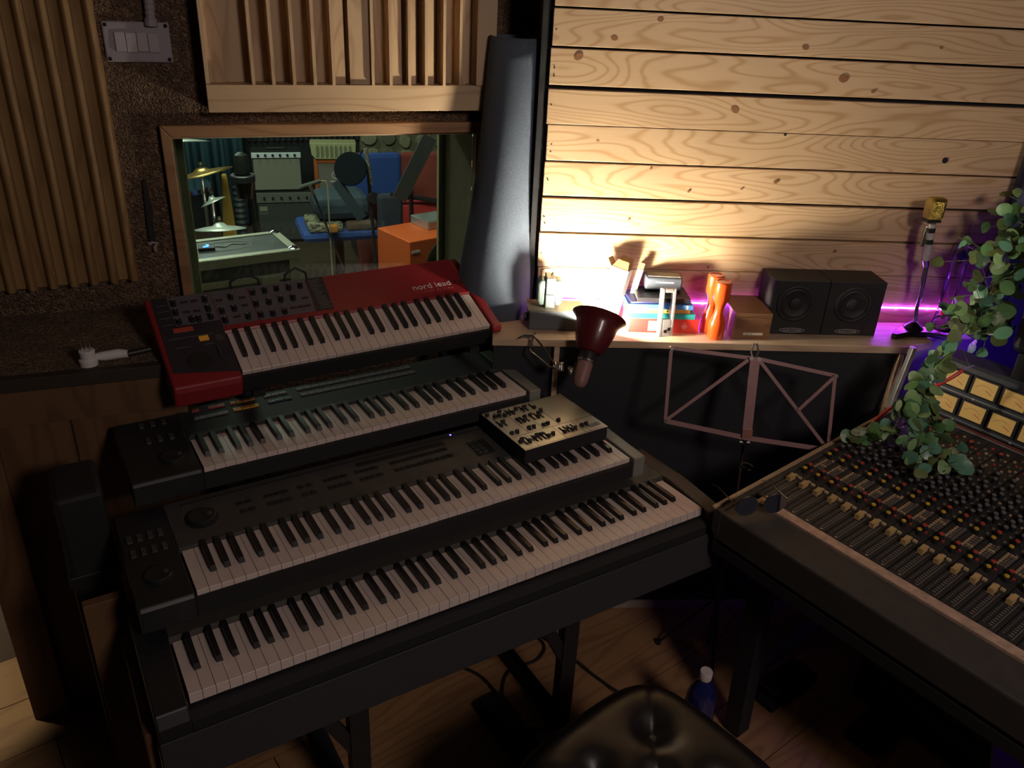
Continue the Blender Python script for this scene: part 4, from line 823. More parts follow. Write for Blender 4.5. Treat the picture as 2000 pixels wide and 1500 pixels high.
# violet lit back box behind the bridge
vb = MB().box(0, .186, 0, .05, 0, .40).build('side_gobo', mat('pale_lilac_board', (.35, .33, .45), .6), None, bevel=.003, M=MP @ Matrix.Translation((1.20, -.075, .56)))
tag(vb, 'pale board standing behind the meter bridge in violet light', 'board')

# ------------------------------------------------------------------ sunglasses on the arm rest
sg = thing('sunglasses', 'round dark sunglasses lying folded open on the console arm rest', 'sunglasses', M=MCN @ Matrix.Translation((.084, .052, .0)) @ Matrix.Rotation(R(62), 4, 'Z') @ Matrix.Diagonal((1.12, 1.12, 1.12, 1)))
LENS = mat('mirror_lens', (.012, .015, .03), .06, var=0, spec=.9, coat=.8); GF = mat('thin_gold_frame', (.5, .45, .36), .25, metal=1, var=0)
for s_ in (-1, 1):
    m_ = MB(); cx = s_ * .031
    ring = [(cx + .0245 * math.cos(2 * PI * i / 24), 0, .030 + .0245 * math.sin(2 * PI * i / 24)) for i in range(25)]
    MB().prism([(cx + .024 * math.cos(2 * PI * i / 24), .030 + .024 * math.sin(2 * PI * i / 24)) for i in range(24)], -.0012, .0012, 'y').build('lens', LENS, sg, True)
    m_.tube(ring, .0010, 6).build('rim', GF, sg, True)
    MB().tube([(cx + s_ * .0245, 0, .036), (cx + s_ * .028, .004, .037), (cx + s_ * .028, .09, .020), (cx + s_ * .026, .118, .004)], .0009, 6).build('temple', GF, sg, True)
MB().tube([(-.008, 0, .036), (0, -.001, .040), (.008, 0, .036)], .0011, 6).build('bridge', GF, sg, True)

# ------------------------------------------------------------------ tufted stool
stl = thing('tufted_stool', 'square black leather stool with deep buttoned tufts', 'stool', (.325, 1.075, 0), R(42))
hs, ns = .235, 64; tufts = [(x, y) for x in (-.135, -.045, .045, .135) for y in (-.135, -.045, .045, .135)]
tufts = [(x, y) for x in (-.085, .085) for y in (-.085, .085)] + [(0, 0)]
vs = []; fs = []
for j in range(ns + 1):
    for i in range(ns + 1):
        x = -hs + 2 * hs * i / ns; y = -hs + 2 * hs * j / ns
        # round the corners
        e = 4; m_x = (abs(x / hs) ** e + abs(y / hs) ** e) ** (1 / e); q = max(abs(x), abs(y)) / hs; k_ = q / m_x if m_x > 1e-6 else 1
        X, Y = x * k_, y * k_
        edge = min(1, q); h = .505 - .055 * max(0, (edge - .72) / .28) ** 2.2
        for tx, ty in tufts:
            d2 = (X - tx) ** 2 + (Y - ty) ** 2; h -= .032 * math.exp(-d2 / (2 * .026 ** 2))
        # pleats between tufts
        h -= .0035 * math.exp(-((X + Y) / .010) ** 2) + .0035 * math.exp(-((X - Y) / .010) ** 2)
        vs.append((X, Y, h))
for j in range(ns):
    for i in range(ns): a = j * (ns + 1) + i; fs.append((a, a + 1, a + ns + 2, a + ns + 1))
top = MB(); top.add(vs, fs); top.build('cushion', LEATHER, stl, True)
prf = []
for i in range(64):
    a = 2 * PI * i / 64; c_, s_ = math.cos(a), math.sin(a); m_x = (abs(c_) ** 4 + abs(s_) ** 4) ** .25; prf.append((hs * c_ / m_x * .995, hs * s_ / m_x * .995))
MB().prism(prf, .36, .453, 'z').build('cushion_side', LEATHER, stl, True, bevel=.004)
btn = MB().lathe([(.008, 0), (.007, .004), (.0001, .006)], n=12).mesh('button', mat('leather_button', (.05, .045, .04), .25), True)
for tx, ty in tufts: link('button', btn, stl, loc=(tx, ty, .4690 if abs(tx) < .1 and abs(ty) < .1 else .46))
for x in (-.16, .16):
    for y in (-.16, .16): MB().cyl((x, y, .36), (x * 1.1, y * 1.1, 0), .018, .013).build('leg', BLACK, stl)

# ------------------------------------------------------------------ bottle and floor clutter
bt = thing('water_bottle', 'blue tinted drinking bottle with a white cap standing behind the stool', 'bottle', (.545, 1.575, 0))
BLUEP = mat('blue_bottle_plastic', (.012, .018, .10), .08, var=0, spec=.8, coat=.5)
MB().lathe([(.036, 0), (.041, .006), (.041, .165), (.038, .20), (.030, .228), (.019, .245), (.0145, .252), (.0145, .262)], n=28).build('body', BLUEP, bt, True)
MB().lathe([(.0165, .258), (.0172, .262), (.0172, .280), (.0155, .283), (.0001, .283)], n=24).build('cap', mat('white_cap', (.62, .56, .55), .5), bt, True)
rk = thing('floor_rack', 'low black equipment rack standing on the floor under the console', 'rack', (.84, 1.62, 0), R(-52))
MB().box(0, .50, .28, .62, .02, .40).build('case', BLACKM, rk, bevel=.006)
for z in (.06, .15, .24, .32): MB().box(.02, .48, .272, .2795, z, z + .075).build('rack_unit', DGREY2, rk, bevel=.002)
for x in (.03, .47):
    for y in (.31, .59): MB().cyl((x, y, 0), (x, y, .0205), .018).build('foot', BLACK, rk)
for nm, lab, x, y, rz in (('foot_pedal', 'black foot pedal on the floor below the console edge', .80, 1.70, R(38)), ('foot_pedal', 'black foot pedal lying on the floor nearer the stool', 1.04, 1.57, R(40)), ('foot_pedal', 'black sustain pedal on the floor under the stage piano', -.06, 1.66, R(-55))):
    t = thing(nm, lab, 'pedal', (x, y, 0), rz)
    MB().box(0, .22, 0, .085, 0, .03).build('base', BLACKM, t, bevel=.004); MB().prism([(.02, .0305), (.20, .0305), (.20, .036), (.02, .055)], .008, .077, 'y').build('treadle', BLACK, t, bevel=.003)
for i, (pts, lab) in enumerate((([(-.10, 1.95, .006), (.05, 2.0, .005), (.17, 1.93, .005), (.30, 1.80, .005), (.40, 1.72, .005), (.52, 1.68, .005)], 'black cable trailing across the floor towards the water bottle'), ([(.06, 2.0, .005), (.14, 1.93, .005), (.12, 1.86, .005), (.03, 1.80, .005), (.02, 1.68, .005), (.05, 1.55, .005), (.10, 1.42, .005)], 'black cable curling on the floor behind the stool'), ([(.03, 1.62, .012), (.12, 1.60, .005), (.22, 1.62, .005), (.33, 1.64, .005)], 'thin black cable lying on the floor near the skirting side'), ([(-.30, 1.85, .005), (-.18, 1.84, .005), (-.06, 1.79, .005), (.0, 1.72, .008)], 'black cable running to the sustain pedal under the stage piano'))):
    # smooth
    P = [Vector(p) for p in pts]; q = []
    for a in range(len(P) - 1):
        p0, p1, p2, p3 = P[max(a - 1, 0)], P[a], P[a + 1], P[min(a + 2, len(P) - 1)]
        for t in range(6):
            t /= 6; q.append(.5 * ((2 * p1) + (p2 - p0) * t + (2 * p0 - 5 * p1 + 4 * p2 - p3) * t * t + (3 * p1 - p0 - 3 * p2 + p3) * t ** 3))
    q.append(P[-1]); tag(MB().tube(q, .0045, 7).build('floor_cable', BLACK, None, True), lab, 'cable')
hc = []
for i in range(25):
    t = i / 24; hc.append(Vector((.70, 1.80, .60)).lerp(Vector((.84, 1.63, .612)), t) + Vector((0, 0, -.13 * 4 * t * (1 - t))))
tag(MB().tube(hc, .004, 7).build('hanging_cable', mat('dark_red_rubber', (.16, .03, .035), .5), None, True), 'dark red cable hanging in a loop under the console', 'cable')
tb = thing('plywood_table', 'pale olive plywood table top low at the right below the console', 'table', (1.52, 1.36, 0), R(-30))
MB().box(-.32, .30, -.36, .20, .40, .418).build('top', mat('olive_ply', (.30, .235, .10), .6, var=.12, scale=10), tb, bevel=.002)
for x in (-.29, .27):
    for y in (-.33, .17): MB().box(x - .02, x + .02, y - .02, y + .02, 0, .3995).build('leg', BLACKM, tb)

# ------------------------------------------------------------------ trailing ivy
ivy = thing('ivy_plant', 'trailing green ivy hanging over the monitor and the console corner', 'plant')
LG = [mat('ivy_leaf_mid', (.085, .20, .065), .4, var=.45, scale=60), mat('ivy_leaf_pale', (.18, .30, .12), .4, var=.4, scale=60), mat('ivy_leaf_blue', (.10, .25, .16), .35, var=.4, scale=60), mat('ivy_leaf_olive', (.12, .16, .05), .45, var=.4, scale=60)]
def leafmesh(kind, m_):
    b_ = MB(); n_ = 14; vs = [(0, 0, 0)]
    for i in range(n_):
        a = 2 * PI * i / n_; r_ = 1.0
        if kind == 0: r_ = .92 + .08 * math.cos(2 * a)
        if kind == 1: r_ = .78 + .22 * abs(math.cos(1.5 * a)) ** 1.5
        if kind == 2: r_ = .80 + .30 * max(0, math.cos(a)) ** 4
        x, y = r_ * math.cos(a), r_ * math.sin(a) * (1.0 if kind != 2 else .75)
        vs.append((x + .0, y, -.22 * (y * y) - .12 * x * x + .10 * abs(math.sin(2.5 * a))))
    vs[0] = (-.15, 0, .06)
    b_.add(vs, [(0, i + 1, (i + 1) % n_ + 1) for i in range(n_)]); return b_.mesh('leaf', m_, True)
LM = [leafmesh(k_, m_) for m_ in LG for k_ in range(3)]
paths = [  # (points, leaf count, spread)
    ([(1.40, 2.235, 1.37), (1.345, 2.19, 1.30), (1.30, 2.14, 1.235), (1.255, 2.08, 1.16), (1.20, 2.02, 1.11), (1.15, 1.975, 1.075)], 112, .056),
    ([(1.42, 2.20, 1.33), (1.37, 2.14, 1.25), (1.33, 2.10, 1.18), (1.28, 2.05, 1.12), (1.25, 2.02, 1.08)], 50, .046),
    ([(1.22, 2.05, 1.14), (1.17, 2.06, 1.12), (1.13, 2.06, 1.115)], 9, .022),
    ([(1.27, 2.17, 1.27), (1.22, 2.18, 1.29), (1.19, 2.18, 1.30)], 7, .018),
    ([(1.17, 1.98, 1.08), (1.12, 1.945, 1.05), (1.07, 1.92, 1.01), (1.045, 1.89, .965), (1.04, 1.86, .92), (1.05, 1.83, .885)], 54, .026),
    ([(1.06, 1.90, .99), (1.02, 1.885, .945), (1.01, 1.865, .90), (.99, 1.86, .865), (.95, 1.865, .845), (.905, 1.86, .835)], 26, .022),
    ([(1.05, 1.87, .93), (1.05, 1.83, .88), (1.04, 1.80, .850), (1.02, 1.76, .835), (1.03, 1.72, .832)], 26, .030),
    ([(1.05, 1.87, .93), (1.10, 1.84, .90), (1.13, 1.82, .87), (1.11, 1.77, .838), (1.08, 1.73, .830)], 20, .028),
]
stm = MB()
for pts, nl, sp in paths:
    P = [Vector(p) for p in pts]
    stm.tube(P, .0018, 5)
    for i in range(nl):
        t = random.random() * (len(P) - 1); a = int(t); base = P[a].lerp(P[a + 1], t - a)
        off = Vector((random.gauss(0, 1), random.gauss(0, 1), random.gauss(0, 1))) * sp * .75
        p = base + off
        if p.z < .832: p.z = .832 + random.uniform(0, .012)
        stm.tube([base, base.lerp(p, .5) + Vector((0, 0, .006)), p], .0009, 4)
        sc = random.uniform(.0145, .0240)
        nv = (Vector((-.45, -.75, .55)) + Vector((random.gauss(0, .5), random.gauss(0, .5), random.gauss(0, .5)))).normalized()
        q = nv.to_track_quat('Z', 'Y').to_matrix().to_4x4() @ Matrix.Rotation(random.uniform(-PI, PI), 4, 'Z')
        link('leaf', random.choice(LM), ivy, M=Matrix.Translation(p) @ q @ Matrix.Diagonal((sc, sc, sc, 1)))
stm.build('vine', mat('vine_stem', (.12, .16, .07), .6), ivy)

# ------------------------------------------------------------------ live room beyond the window (window wall frame: x along, y deep)
LR = MW
struct(MB().box(-2.4, 2.6, 4.55, 4.65, -.01, 2.62).build('wall_live_back', mat('dark_foam_wall', (.022, .022, .024), .95, var=.4, scale=30), M=LR))
struct(MB().box(-2.5, -2.4, .34, 4.65, -.01, 2.62).build('wall_live_left', mat('live_grey_wall', (.10, .11, .11), .9), M=LR))
struct(MB().box(2.5, 2.6, .34, 4.65, -.01, 2.62).build('wall_live_right', mat('live_grey_wall_right', (.10, .10, .09), .9), M=LR))
def lr(x, y, z=0, rz=0): return LR @ Matrix.Translation((x, y, z)) @ Matrix.Rotation(rz, 4, 'Z')
# rubble stone facing
stw = struct(MB().box(.55, 2.4, 4.50, 4.5495, 0, 2.4).build('wall_live_stone', mat('stone_mortar', (.22, .20, .13), .95, var=.2, scale=20), M=LR))
STO = [mat('rubble_stone', (.34, .32, .21), .9, var=.35, scale=25), mat('rubble_stone_dark', (.20, .19, .13), .9, var=.35, scale=25)]
x = .56
for c in range(9):
    z = .35
    while z < 1.6:
        h = random.uniform(.07, .13); w__ = random.uniform(.10, .17)
        pts = [((w__ / 2) * math.cos(2 * PI * i / 9) * random.uniform(.85, 1.08), (h / 2) * math.sin(2 * PI * i / 9) * random.uniform(.85, 1.08)) for i in range(9)]
        MB().prism(pts, -.03, .01, 'y').build('stone', random.choice(STO), stw, bevel=.008, M=Matrix.Translation((x + random.uniform(-.02, .02) + .07, 4.495, z + h / 2)))
        z += h + .012
    x += .15
# foam tiles: diagonal ribbed panel
fm = thing('foam_panel', 'dark ribbed foam panel on the live room back wall', 'acoustic panel', M=LR)
FO = mat('charcoal_foam', (.035, .036, .038), .9, var=.3)
for i in range(22): MB().prism([(0, 0), (.022, -.03), (.044, 0)], 0, .8, 'z').build('foam_ridge', FO, fm, M=Matrix.Translation((-.34 + i * .045, 4.548, .74)) @ Matrix.Rotation(R(30), 4, 'Y') if False else Matrix.Translation((-.34 + i * .045, 4.548, .62)))
# teal curtain
ct_ = thing('teal_curtain', 'dark teal curtain hanging in the live room behind the drums', 'curtain', M=LR)
m_ = MB(); vs = []; fs = []; n_ = 60
for i in range(n_ + 1):
    xx = -1.15 + .78 * i / n_
    for z in (.02, 1.0, 2.4): vs.append((xx, 4.40 + .035 * math.sin(i * .62) + .012 * math.sin(i * 1.7), z))
for i in range(n_):
    for j in range(2): a = i * 3 + j; fs.append((a, a + 3, a + 4, a + 1))
m_.add(vs, fs); o = m_.build('cloth', mat('teal_cloth', (.045, .12, .16), .85, var=.25, scale=6), ct_, True); o.modifiers.new('t', 'SOLIDIFY').thickness = .004
# silver combo on black amp
GRL = mat('silver_grille_cloth', (.27, .26, .20), .7, var=.15, scale=300); TOLEX = mat('black_tolex', (.018, .018, .018), .6, var=.3, scale=300, bump=.2)
def combo(name, label, M, w_, h_, d_, cloth, panelm, ptop, handle=True):
    t = thing(name, label, 'amplifier', M=M)
    MB().box(0, w_, 0, d_, 0, h_).build('cabinet', TOLEX, t, bevel=.006)
    MB().box(.012, w_ - .012, -.006, -.0003, .012, h_ - ptop - .008).build('grille', cloth, t, bevel=.003)
    pn = MB().box(.004, w_ - .004, -.010, -.0003, h_ - ptop, h_ - .004).build('control_panel', panelm, t, bevel=.002)
    n_ = 6
    for i in range(n_): MB().cyl((w_ * (.14 + i * .145), -.024, h_ - ptop / 2), (w_ * (.14 + i * .145), -.010, h_ - ptop / 2), .009, n=10).build('knob', BLACK, pn)
    if handle: MB().box(w_ * .3, w_ * .7, d_ * .4, d_ * .6, h_ + .0003, h_ + .018).build('handle', BLACK, t, bevel=.004)
    return t
combo('guitar_combo', 'silver fronted guitar combo with a chrome panel standing on a black amplifier', lr(-.352, 3.93, .372, R(-4)), .355, .285, .20, GRL, mat('chrome_glare_panel', (.75, .80, .85), .3), .042)  # bright chrome reflection put into a pale non-metal panel colour
ra = combo('black_amplifier', 'black amplifier with a knob strip under the silver fronted combo', lr(-.345, 3.90, 0, R(-4)), .42, .37, .24, mat('charcoal_grille', (.06, .062, .058), .8, var=.2, scale=300), mat('grey_amp_panel', (.15, .15, .13), .5), .075, False)
bdg = MB().box(.020, .075, -.008, -.0062, .235, .268).build('badge', GRL, ra); text('lettering', 'Roland', .020, GRL, ra, Matrix.Translation((.018, -.0065, .212)) @ FRONT)
# cream head on orange cab
ch = thing('cream_amplifier', 'cream amplifier head with a vented front on the orange cabinet', 'amplifier', M=lr(.075, 3.98, .585, R(-8)))
CRM = mat('cream_vinyl', (.50, .49, .26), .6, var=.1); CRG = mat('olive_vent', (.22, .22, .13), .8, var=.1)
MB().prism([(0, .118), (.34, .118), (.33, .0), (.04, .0), (.012, .03)], 0, .16, 'y').build('case', CRM, ch, bevel=.004)
for i in range(8): MB().prism([(.045 + i * .034, .012), (.058 + i * .034, .012), (.067 + i * .034, .03), (.067 + i * .034, .09), (.056 + i * .034, .105), (.045 + i * .034, .09)], -.003, .0, 'y').build('vent', CRG, ch)
oc = thing('orange_cabinet', 'orange edged guitar cabinet with a grey grille under the cream head', 'amplifier', M=lr(.10, 4.0, 0, R(-8)))
OT = mat('orange_tolex', (.55, .13, .035), .5, var=.1)
MB().box(0, .42, .012, .26, 0, .582).build('cabinet', OT, oc, bevel=.008)
for x0, x1, z0, z1 in ((0, .03, 0, .582), (.39, .42, 0, .582), (.0305, .3895, 0, .03), (.0305, .3895, .552, .582)): MB().box(x0, x1, -.004, .0115, z0, z1).build('front_edge', OT, oc, bevel=.004)
MB().box(.031, .389, .003, .0118, .031, .551).build('grille', mat('taupe_grille', (.23, .20, .17), .8, var=.15, scale=200), oc)
cr = MB().lathe([(.028, 0), (.028, .002), (.02, .002), (.02, .0)], (.155, .003, .46), (0, -1, 0), 18).build('crest', PRINT, oc); MB().box(.115, .195, .0005, .003, .408, .42).build('crest_band', PRINT, oc)
# blue office chair
bc = thing('office_chair', 'blue upholstered office chair loaded with clutter in the live room', 'chair', M=lr(.05, 2.62, 0, R(0)))
BLU = mat('royal_blue_cloth', (.022, .060, .26), .85, var=.2, scale=100)
MB().box(-.24, .24, -.21, .21, .42, .478).build('seat', BLU, bc, bevel=.03); MB().box(.09, .45, .19, .25, .56, .85).build('backrest', BLU, bc, bevel=.05)
MB().bar((.26, .26, .62), (.05, .16, .41), .04, .012, (0, 1, 0)).build('back_bar', BLACK, bc); MB().cyl((0, 0, .42), (0, 0, .10), .028).build('gas_post', BLACK, bc)
for i in range(5):
    a = 2 * PI * i / 5; tip = Vector((.26 * math.cos(a), .26 * math.sin(a), .06)); MB().bar((0, 0, .10), tip, .04, .03, (0, 0, 1)).build('base_arm', BLACK, bc)
    MB().lathe([(.028, -.012), (.030, 0), (.028, .012)], tip - Vector((0, 0, .030)), (math.sin(a), -math.cos(a), 0), 12).build('castor', BLACK, bc, True)
bag = MB().box(-.10, .22, -.16, .14, 0, .145).build('dark_bag', mat('dark_blue_grey_bag', (.035, .055, .075), .8, var=.3, scale=30), None, bevel=.05, M=lr(-.0, 2.60, .535, R(0)))
tag(bag, 'dark slate bag lying on the clutter on the blue chair', 'bag')
for nm, lab, m_, b_ in (('cloth_bundle', 'crumpled patterned cloth on the front of the blue chair seat', granular('patterned_cloth', (.42, .38, .24), (.06, .06, .05), 60), (-.20, .00, -.20, .05, .479, .532)), ('brown_parcel', 'brown parcel on the front of the blue chair seat', mat('parcel_brown', (.10, .055, .035), .7, var=.4, scale=25), (.02, .205, -.195, .05, .479, .532))):
    tag(MB().box(*b_).build(nm, m_, None, bevel=.016, M=lr(.05, 2.62, 0, 0)), lab, 'cloth' if 'cloth' in nm else 'parcel')
tag(MB().box(-.03, .03, -.02, .02, 0, .045).build('orange_pouch', mat('orange_pouch_cloth', (.65, .25, .02), .6), None, bevel=.010, M=lr(-.02, 2.385, .49, 0)), 'small orange pouch at the front of the blue chair', 'pouch')
# microphones on stands
def micstand(name, label, foot, top, M, rod=CHROME):
    t = thing(name, label, 'microphone stand', M=M); return t
t = thing('boom_microphone', 'slim dynamic microphone on a chrome stand in front of the blue chair', 'microphone', M=lr(-.135, 2.33))
MB().cyl((.0, .0, .775), (.235, -.16, .02), .006, n=8).build('rod', CHROME, t); MB().cyl((-.06, .02, .765), (.055, .0, .805), .014, .010, 12).build('microphone_body', DGREY, t, True); MB().cyl((-.003, .0, .78), (.012, -.008, .73), .011, .008, 10).build('clip', STEEL, t)
MB().tube([(.055, 0, .805), (.085, 0, .80), (.092, -.0, .775), (.092, 0, .40), (.092, -.02, .02)], .0045, 7).build('cable', mat('pale_cable', (.30, .28, .18), .5), t, True)
MB().cyl((.235, -.16, 0), (.235, -.16, .022), .045, .04, 20).build('base', BLACK, t)
t = thing('condenser_microphone', 'large dark condenser microphone in a shock mount above the flight case', 'microphone', M=lr(-.53, 1.51))
MB().lathe([(.030, 1.035), (.034, 1.04), (.034, 1.095), (.028, 1.12), (.012, 1.13), (.0001, 1.131)], n=18).build('grille', mat('dark_grille', (.03, .032, .03), .4, metal=.6), t, True); MB().lathe([(.028, .93), (.030, .94), (.030, 1.03), (.034, 1.034)], n=18).build('body', BLACK, t, True)
MB().lathe([(.050, 1.0), (.054, 1.005), (.054, 1.03), (.050, 1.034), (.038, 1.034), (.038, 1.0)], n=20).build('shock_mount', BLACK, t, True)
for a in range(4): MB().cyl((.036 * math.cos(a * 1.57 + .8), .036 * math.sin(a * 1.57 + .8), .93), (.05 * math.cos(a * 1.57 + .8), .05 * math.sin(a * 1.57 + .8), 1.005), .004, n=6).build('suspension_rod', STEEL, t)
MB().cyl((.03, .03, 1.0), (.05, .05, .02), .011, n=10).build('stand_pole', BLACK, t); MB().cyl((.05, .05, 0), (.05, .05, .025), .12, .11, 20).build('base', BLACK, t)
t = thing('pop_shield_stand', 'dark microphone stand with black pop shield before the blue chair back', 'microphone stand', M=lr(.13, 2.05))
MB().cyl((.0, .0, 1.02), (.05, 0, .02), .010, n=10).build('pole', BLACK, t); MB().cyl((-.004, 0, 1.03), (.02, 0, .84), .012, .010, 10).build('taped_grip', granular('taped_grip', (.5, .45, .3), (.1, .08, .05), 200), t, True); MB().cyl((.05, 0, 0), (.05, 0, .02), .05, .045, 20).build('base', BLACK, t)
MB().lathe([(.085, 0), (.088, .006), (.085, .012), (.0001, .012)], (-.09, -.02, .93), (-.4, -.85, .3), 24).build('pop_shield', mat('navy_mesh', (.006, .009, .012), .9, spec=.1), t, True)
MB().bar((-.17, -.02, .87), (-.04, -.02, .66), .055, .006, (0, 1, 0)).build('script_tray', mat('steel_blue', (.035, .05, .065), .5), t); MB().lathe([(.03, -.012), (.032, 0), (.03, .012)], (.028, -.012, .77), (0, -1, 0), 18).build('clutch', BLACK, t, True)
MB().tube([(.0, .02, .92), (-.05, .02, .95), (-.02, .01, 1.02)], .006).build('pop_shield_arm', BLACK, t, True)
t = thing('music_desk', 'black orchestra music desk tilted in front of the red cloth', 'music stand', M=lr(.29, 1.80))
MB().bar((.12, 0, 1.13), (-.045, .0, .82), .075, .012, (0, 1, 0)).build('desk_panel', DGREY2, t); MB().cyl((.06, .17, .82), (.06, .17, .02), .012, n=10).build('pole', BLACK, t); MB().cyl((.06, .17, 0), (.06, .17, .02), .07, .065, 20).build('base', BLACK, t); MB().bar((.0, .005, .83), (.06, .17, .80), .02, .02, (0, 0, 1)).build('desk_bracket', BLACK, t); MB().bar((-.05, .19, .80), (.22, .19, .74), .014, .014, (0, 0, 1)).build('cross_bar', BLACK, t); MB().box(-.12, .02, .18, .23, .50, .80).build('hung_pouch', mat('navy_pouch', (.022, .028, .045), .8, var=.3), t, bevel=.02)
# red draped armchair
dr = thing('draped_armchair', 'armchair covered with a rust red cloth against the stone wall', 'armchair', M=lr(.28, 3.15))
RC = mat('rust_cloth', (.26, .045, .032), .85, var=.25, scale=12)
vs = []; fs = []; nx, nz = 40, 24
for j in range(nz + 1):
    for i in range(nx + 1):
        a = i / nx; b_ = j / nz; xx = -.05 + 1.05 * a; top_ = .735 + .055 * math.sin(a * PI) - .05 * max(0, .25 - a) * 4
        z = top_ * (1 - b_) + .02 * b_; y = -.02 - .38 * b_ ** 2 * .5 + .03 * math.sin(a * 22 + b_ * 4) * b_ - .02 * math.cos(a * 9)
        vs.append((xx, y, z))
for j in range(nz):
    for i in range(nx): a = j * (nx + 1) + i; fs.append((a, a + 1, a + nx + 2, a + nx + 1))
o = MB().add(vs, fs).build('cloth', RC, dr, True); o.modifiers.new('t', 'SOLIDIFY').thickness = .01
MB().box(0, .95, .02, .45, .0, .68).build('chair_body', BLACKM, dr, bevel=.04)
rs = thing('red_chair', 'bright red padded chair in front of the draped armchair', 'chair', M=lr(.26, 2.35))
MB().box(.10, .42, 0, .06, .30, .66).build('backrest', mat('red_vinyl', (.42, .035, .035), .5, var=.1), rs, bevel=.03); MB().box(.08, .44, -.35, -.001, .36, .42).build('seat', bpy.data.materials['red_vinyl'], rs, bevel=.02)
for x in (.10, .41):
    for y in (-.33, .03): MB().cyl((x, y, 0), (x, y, .36), .012, n=8).build('leg', BLACK, rs)
MB().tube([(.05, -.02, .70), (.2, -.02, .69), (.40, -.02, .65), (.44, -.02, .60), (.44, -.02, .40)], .012).build('arm_rail', BLACK, rs, True)
# orange speaker box with silver box
ob = thing('orange_speaker_box', 'bright orange wooden speaker box low beside the window', 'speaker', M=lr(.22, 1.48, 0, R(20)))
OB = mat('orange_paint', (.58, .10, .022), .45, var=.08)
MB().box(0, .52, 0, .30, .02, .685).build('cabinet', OB, ob, bevel=.004)
MB().lathe([(.12, 0), (.12, .008), (.10, .010), (.085, .002), (.03, .0), (.0001, .012)], (.22, -.0005, .55), (0, -1, 0), 30).build('driver', CONE, ob, True); MB().box(.01, .06, -.004, -.0003, .625, .637).build('badge', OVAL, ob)
for x in (.05, .5):
    for y in (.05, .25): MB().cyl((x, y, 0), (x, y, .0205), .02).build('foot', BLACK, ob)
sb = thing('silver_box', 'small silver box standing on the orange speaker box', 'box', M=lr(.36, 1.66, .6855, R(20)))
MB().box(0, .16, 0, .16, 0, .045).build('case', ALU, sb, bevel=.003); MB().box(.01, .15, -.002, -.0002, .008, .037).build('front', SILVER, sb)
# flight case with little gear
fc = thing('flight_case', 'scuffed black flight case with aluminium edges behind the window', 'flight case', M=lr(-1.225, .615, 0, R(12)))
FCB = mat('scuffed_black_laminate', (.035, .037, .038), .35, var=.7, scale=14); FCA = mat('flight_case_aluminium', (.36, .35, .28), .4, metal=.6, var=.2)
FW, FD, FH = .865, .27, .90
MB().box(.004, FW - .004, .004, FD - .004, .05, FH - .002).build('panels', FCB, fc)
for z0, z1 in ((FH - .035, FH), (FH - .145, FH - .120), (FH - .110, FH - .085), (.05, .08)): MB().box(0, FW, -.002, .0035, z0, z1).build('front_edging', FCA, fc, bevel=.001); MB().box(FW - .0035, FW + .002, 0, FD, z0, z1).build('side_edging', FCA, fc, bevel=.001)
for x0, x1, y0, y1 in ((0, FW, 0, .028), (0, FW, FD - .028, FD), (0, .032, .0285, FD - .0285), (FW - .032, FW, .0285, FD - .0285)): MB().box(x0, x1, y0, y1, FH - .0018, FH + .002).build('top_edging', FCA, fc, bevel=.001)
for x in (0, FW - .045): MB().box(x, x + .045, -.0035, -.0022, .08, FH - .036).build('corner_edging', FCA, fc)
for x in (.02, FW - .02):
    for y in (.02, FD - .02): MB().lathe([(.022, -.01), (.020, .004), (.010, .010), (.0001, .011)], (x, y, FH), n=16).build('ball_corner', CHROME, fc, True)
MB().box(FW - .16, FW - .09, -.006, -.0036, FH - .17, FH - .09).build('butterfly_latch', FCA, fc, bevel=.002)
n_ = 30; ringp = [(.62 + .10 * math.cos(2 * PI * i / n_), .15 + .055 * math.sin(2 * PI * i / n_), FH - .0012) for i in range(n_ + 1)]
CHK = mat('chalk_mark', (.22, .22, .22), .8, var=.2); MB().tube(ringp, .0015, 4).build('chalk_ring', CHK, fc); MB().tube([(.55, .13, FH - .001), (.59, .16, FH - .001), (.62, .14, FH - .001), (.65, .17, FH - .001), (.70, .15, FH - .001)], .004, 4).build('chalk_scrawl', CHK, fc)
for x in (.06, FW - .06):
    for y in (.06, FD - .06): MB().cyl((x, y, 0), (x, y, .0505), .03).build('castor', BLACK, fc)
gb = thing('small_mixer_box', 'small grey device with a red light on the flight case', 'device', M=lr(-1.03, .70, FH + .0025, R(9)))
MB().box(0, .24, 0, .18, 0, .012).build('case', mat('grey_device', (.18, .18, .17), .5), gb, bevel=.003)
LR_ = mat('red_led', (.4, .02, .03), .4, var=0, emis=(1, .05, .1), es=9); MB().lathe([(.005, 0), (.005, .005)], (.185, .06, .012), n=10).build('red_led', LR_, gb)
bl_ = thing('blue_light_pod', 'tiny gadget with a glowing blue arc on the flight case', 'device', M=lr(-.715, .86, FH + .0025))
MB().box(-.03, .03, -.02, .02, 0, .010).build('case', BLACK, bl_, bevel=.002); MB().tube([(-.012, -.012, .012), (.004, -.006, .012), (.008, .004, .012), (.0, .014, .012)], .0025, 6).build('blue_arc', mat('blue_arc_glow', (.05, .1, .6), .4, var=0, emis=(.05, .16, 1), es=9), bl_)
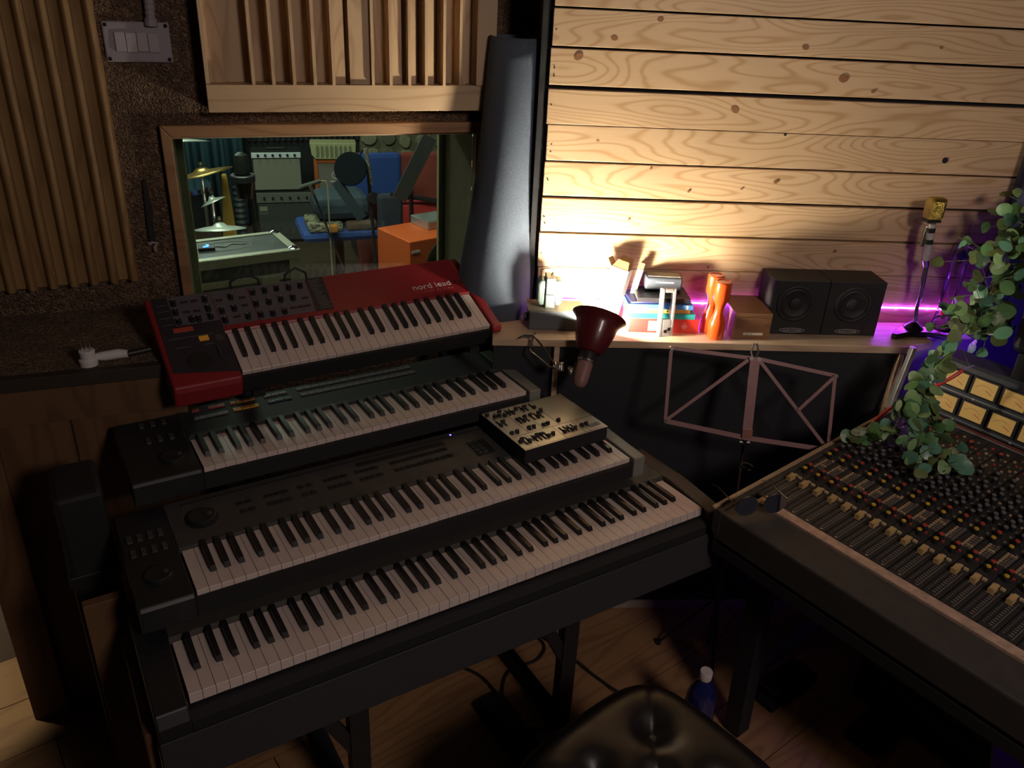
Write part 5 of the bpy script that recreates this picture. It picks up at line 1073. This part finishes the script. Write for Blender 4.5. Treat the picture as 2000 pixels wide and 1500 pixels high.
# drum kit pieces: cymbals on stands
BRZ = mat('bronze_cymbal', (.55, .36, .12), .3, metal=.9, var=.2, scale=40); BRS = mat('cymbal_glare', (.72, .78, .70), .3, metal=.5, var=.1)  # second metal carries the white glare of edge-on cymbals in its colour
def cymbal(label, x, y, z, r_, tx, ty, m_):
    t = thing('cymbal_stand', label, 'cymbal', M=lr(x, y))
    MB().lathe([(r_, -.012), (r_ * .7, -.004), (r_ * .28, .004), (r_ * .22, .012), (r_ * .12, .020), (.004, .022)], n=36, cap=False).build('cymbal', m_, t, True, M=Matrix.Translation((0, 0, z)) @ Euler((tx, ty, 0)).to_matrix().to_4x4()).modifiers.new('t', 'SOLIDIFY').thickness = .002
    MB().cyl((0, 0, z + .05), (0, 0, .32), .009, n=10).build('pole', CHROME, t); MB().lathe([(.012, 0), (.012, .012)], (0, 0, z + .026), n=10).build('wing_nut', BLACK, t)
    lg_ = .14 if r_ > .14 else .08
    for i in range(3): a = 2.1 * i + .5; MB().bar((0, 0, .34), (lg_ * math.cos(a), lg_ * math.sin(a), .008), .014, .012, (0, 0, 1)).build('leg', CHROME, t)
cymbal('tilted bronze crash cymbal on a stand in front of the teal curtain', -.70, 2.41, .857, .165, R(-8), R(-12), BRZ)
cymbal('pale high cymbal hung level near the window edge', -.80, 2.72, .972, .17, R(-11), 0, BRS)
cymbal('low pale hi-hat cymbal behind the flight case', -.642, 2.04, .655, .13, R(-11), R(0), BRS)
cymbal('small splash cymbal tilted steeply above the hi-hat', -.663, 2.24, .745, .07, R(-12), R(-22), BRS)
dm = thing('tom_drum', 'dark drum on the kit behind the flight case', 'drum', M=lr(-.86, 3.12))
MB().lathe([(.20, .38), (.205, .385), (.205, .62), (.20, .625), (.0001, .625)], n=30).build('shell', BLACK, dm, True); MB().lathe([(.208, .60), (.21, .60), (.21, .63), (.206, .63)], n=30).build('hoop', CHROME, dm, True)
for i in range(3): a = 2.1 * i + .5; MB().cyl((.19 * math.cos(a), .19 * math.sin(a), .45), (.24 * math.cos(a), .24 * math.sin(a), 0), .008, n=8).build('leg', CHROME, dm)
yp = thing('ochre_cloth_stand', 'ochre yellow cloth hanging narrow from a stand beside the curtain', 'cloth', M=lr(-.595, 2.60))
MB().prism([(-.035, .02), (.06, .02), (.05, .45), (.028, .80), (.0, .80), (-.03, .45)], -.012, .012, 'y').build('cloth', mat('ochre_cloth', (.42, .24, .04), .8, var=.35, scale=18), yp, bevel=.008)
hs_ = thing('dark_hanging_hose', 'dark ribbed hose hanging beside the ochre cloth', 'hose', M=lr(-.50, 2.9))
MB().lathe([(.035 if i % 2 else .028, .02 + i * .018) for i in range(38)], n=14).build('hose', mat('dark_hose', (.035, .04, .045), .5), hs_, True)
